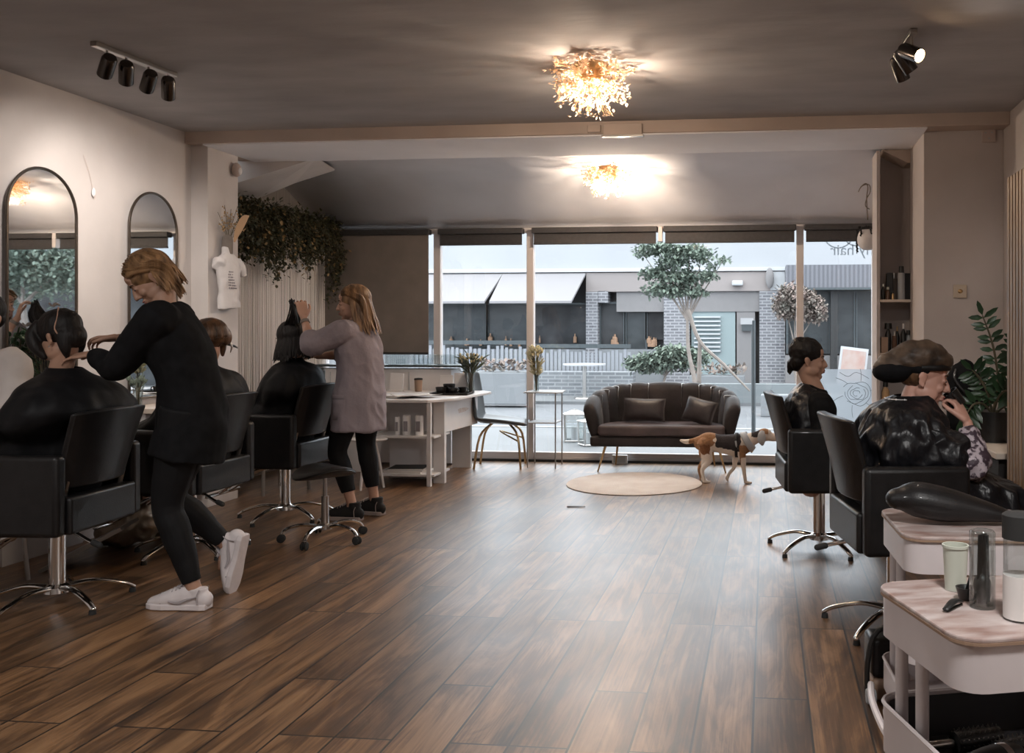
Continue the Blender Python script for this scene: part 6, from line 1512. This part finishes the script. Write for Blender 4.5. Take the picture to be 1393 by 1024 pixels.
mb.tube([(-.25, 0, .37), (-.30, 0, .355), (-.36, 0, .345), (-.405, 0, .355)], [.026, .022, .021, .012], n=12, round_=True)
body = mb.blob('body', 'dogwhite', dog, .005, 3)
# coat patches as face materials on the one continuous body
for n_, c_ in (('dog_tan_fur', (.30, .155, .075)), ('dog_black_fur', (.028, .022, .024)), ('dog_rust_fur', (.20, .085, .035))):
    body.data.materials.append(mat(n_, c_, .9, var=.15, scale=60, bump=.5, bscale=90))
for p in body.data.polygons:
    c = p.center; w = .012*noise.noise(c*28)+.02*noise.noise(c*9+V((3, 0, 0)))
    i = 0
    if c.z > .262+w*2+.9*max(0, -.15-c.x)*0 and -.262 < c.x+w < -.10-w and c.z+w > .27+.9*abs(c.x+.19): i = 1
    if -.235 < c.x+w < -.15 and .25 < c.z+w < .33: i = 3
    if c.x < -.235 and c.x > -.335: i = 1
    if -.10+w < c.x < .115+w and c.z > .285+w+.35*max(0, -.02-c.x): i = 2
    if c.x > .20 and c.z > .405+w*.4 and c.x < .30: i = 2
    if .11+w < c.x < .22 and c.z < .33: i = 1
    if .115 < c.x < .2 and c.z < .27+w: i = 0 if c.z < .225 else 1
    if c.x > .27 and c.z > .425 and c.x < .345: i = 1
    p.material_index = i
ea = MB(); ea.tube([(.295, -.046, .445), (.290, -.058, .42), (.290, -.064, .372), (.296, -.062, .340)], [(.020, .006), (.032, .008), (.034, .008), (.014, .005)], n=12, side=(1, 0, 0), round_=True); ea.obj('ear', 'letter', dog)
ea = MB(); ea.tube([(.295, .046, .445), (.290, .058, .42), (.292, .060, .375), (.300, .056, .352)], [(.018, .006), (.028, .007), (.028, .007), (.012, .004)], n=12, side=(1, 0, 0), round_=True); ea.obj('ear', 'letter', dog)
nz = MB().ell((.440, 0, .398), (.010, .013, .009)); nz.obj('nose', 'black', dog); ey = MB()
for sg in (-1, 1): ey.ell((.352, sg*.032, .425), .006)
ey.obj('eyes', 'black', dog)
hn = MB()
def band(x, zc, a, b, w, tilt=0):
    v = []; hn.M = Matrix.Translation((x, 0, zc)) @ Matrix.Rotation(R(tilt), 4, 'Y') @ Matrix.Rotation(R(90), 4, 'Y')
    hn.lathe([(1, -w), (1, w)], n=28, sx=a, sy=b)
    hn.M = Matrix.Identity(4)
hn.M = Matrix.Identity(4)
for x, zc, rz_, ry_, w in ((.075, .325, .103, .090, .013),): hn.tube([(x-w, 0, zc), (x+w, 0, zc)], [(ry_, rz_)]*2, n=28, side=(0, 1, 0), cap=False)
hn.obj('harness_strap', 'canvas_b', dog, solid=.006)
hc = MB(); hc.tube([(.150, 0, .345), (.195, 0, .372)], [(.084, .098), (.066, .076)], n=28, side=(0, 1, 0), cap=False); hc.obj('collar_band', 'letter', dog, solid=.01)
hp_ = MB(); hp_.tube([(.072, -.088, .37), (.078, -.092, .335), (.082, -.086, .30)], [(.008, .003)]*3, n=8, side=(1, 0, 0)); hp_.obj('reflective_strip', 'ledge', dog)
# ------------------------------------------------------------------ light
w = bpy.data.worlds.new('World'); S.world = w; w.use_nodes = True
N = w.node_tree.nodes; L = w.node_tree.links; bgn = N['Background']
tc = N.new('ShaderNodeTexCoord'); sx = N.new('ShaderNodeSeparateXYZ'); rp = N.new('ShaderNodeValToRGB')
rp.color_ramp.elements[0].color = (.62, .70, .80, 1); rp.color_ramp.elements[1].color = (.95, .98, 1, 1); rp.color_ramp.elements[1].position = .7
L.new(tc.outputs['Generated'], sx.inputs[0]); L.new(sx.outputs[2], rp.inputs[0]); L.new(rp.outputs[0], bgn.inputs['Color'])
bgn.inputs['Strength'].default_value = SKY
def area(name, loc, rot, sx_, sy_, e, col):
    l = bpy.data.objects.new(name, bpy.data.lights.new(name, 'AREA')); COL.objects.link(l); l.location = loc; l.rotation_euler = rot
    l.data.shape = 'RECTANGLE'; l.data.size = sx_; l.data.size_y = sy_; l.data.energy = e; l.data.color = col; return l

# two unseen fill spots added behind the camera to brighten the room
for x, y, e in ((-2.6, 1.6, 22), (.55, 1.2, 42)):
    l = bpy.data.objects.new('ceiling_lamp_light', bpy.data.lights.new('ceiling_lamp_light', 'SPOT')); COL.objects.link(l); l.location = (x, y, 2.62)
    l.data.energy = e*4.2*FILL; l.data.spot_size = R(172); l.data.spot_blend = .6; l.data.color = (1, .975, .95); l.data.shadow_soft_size = .16
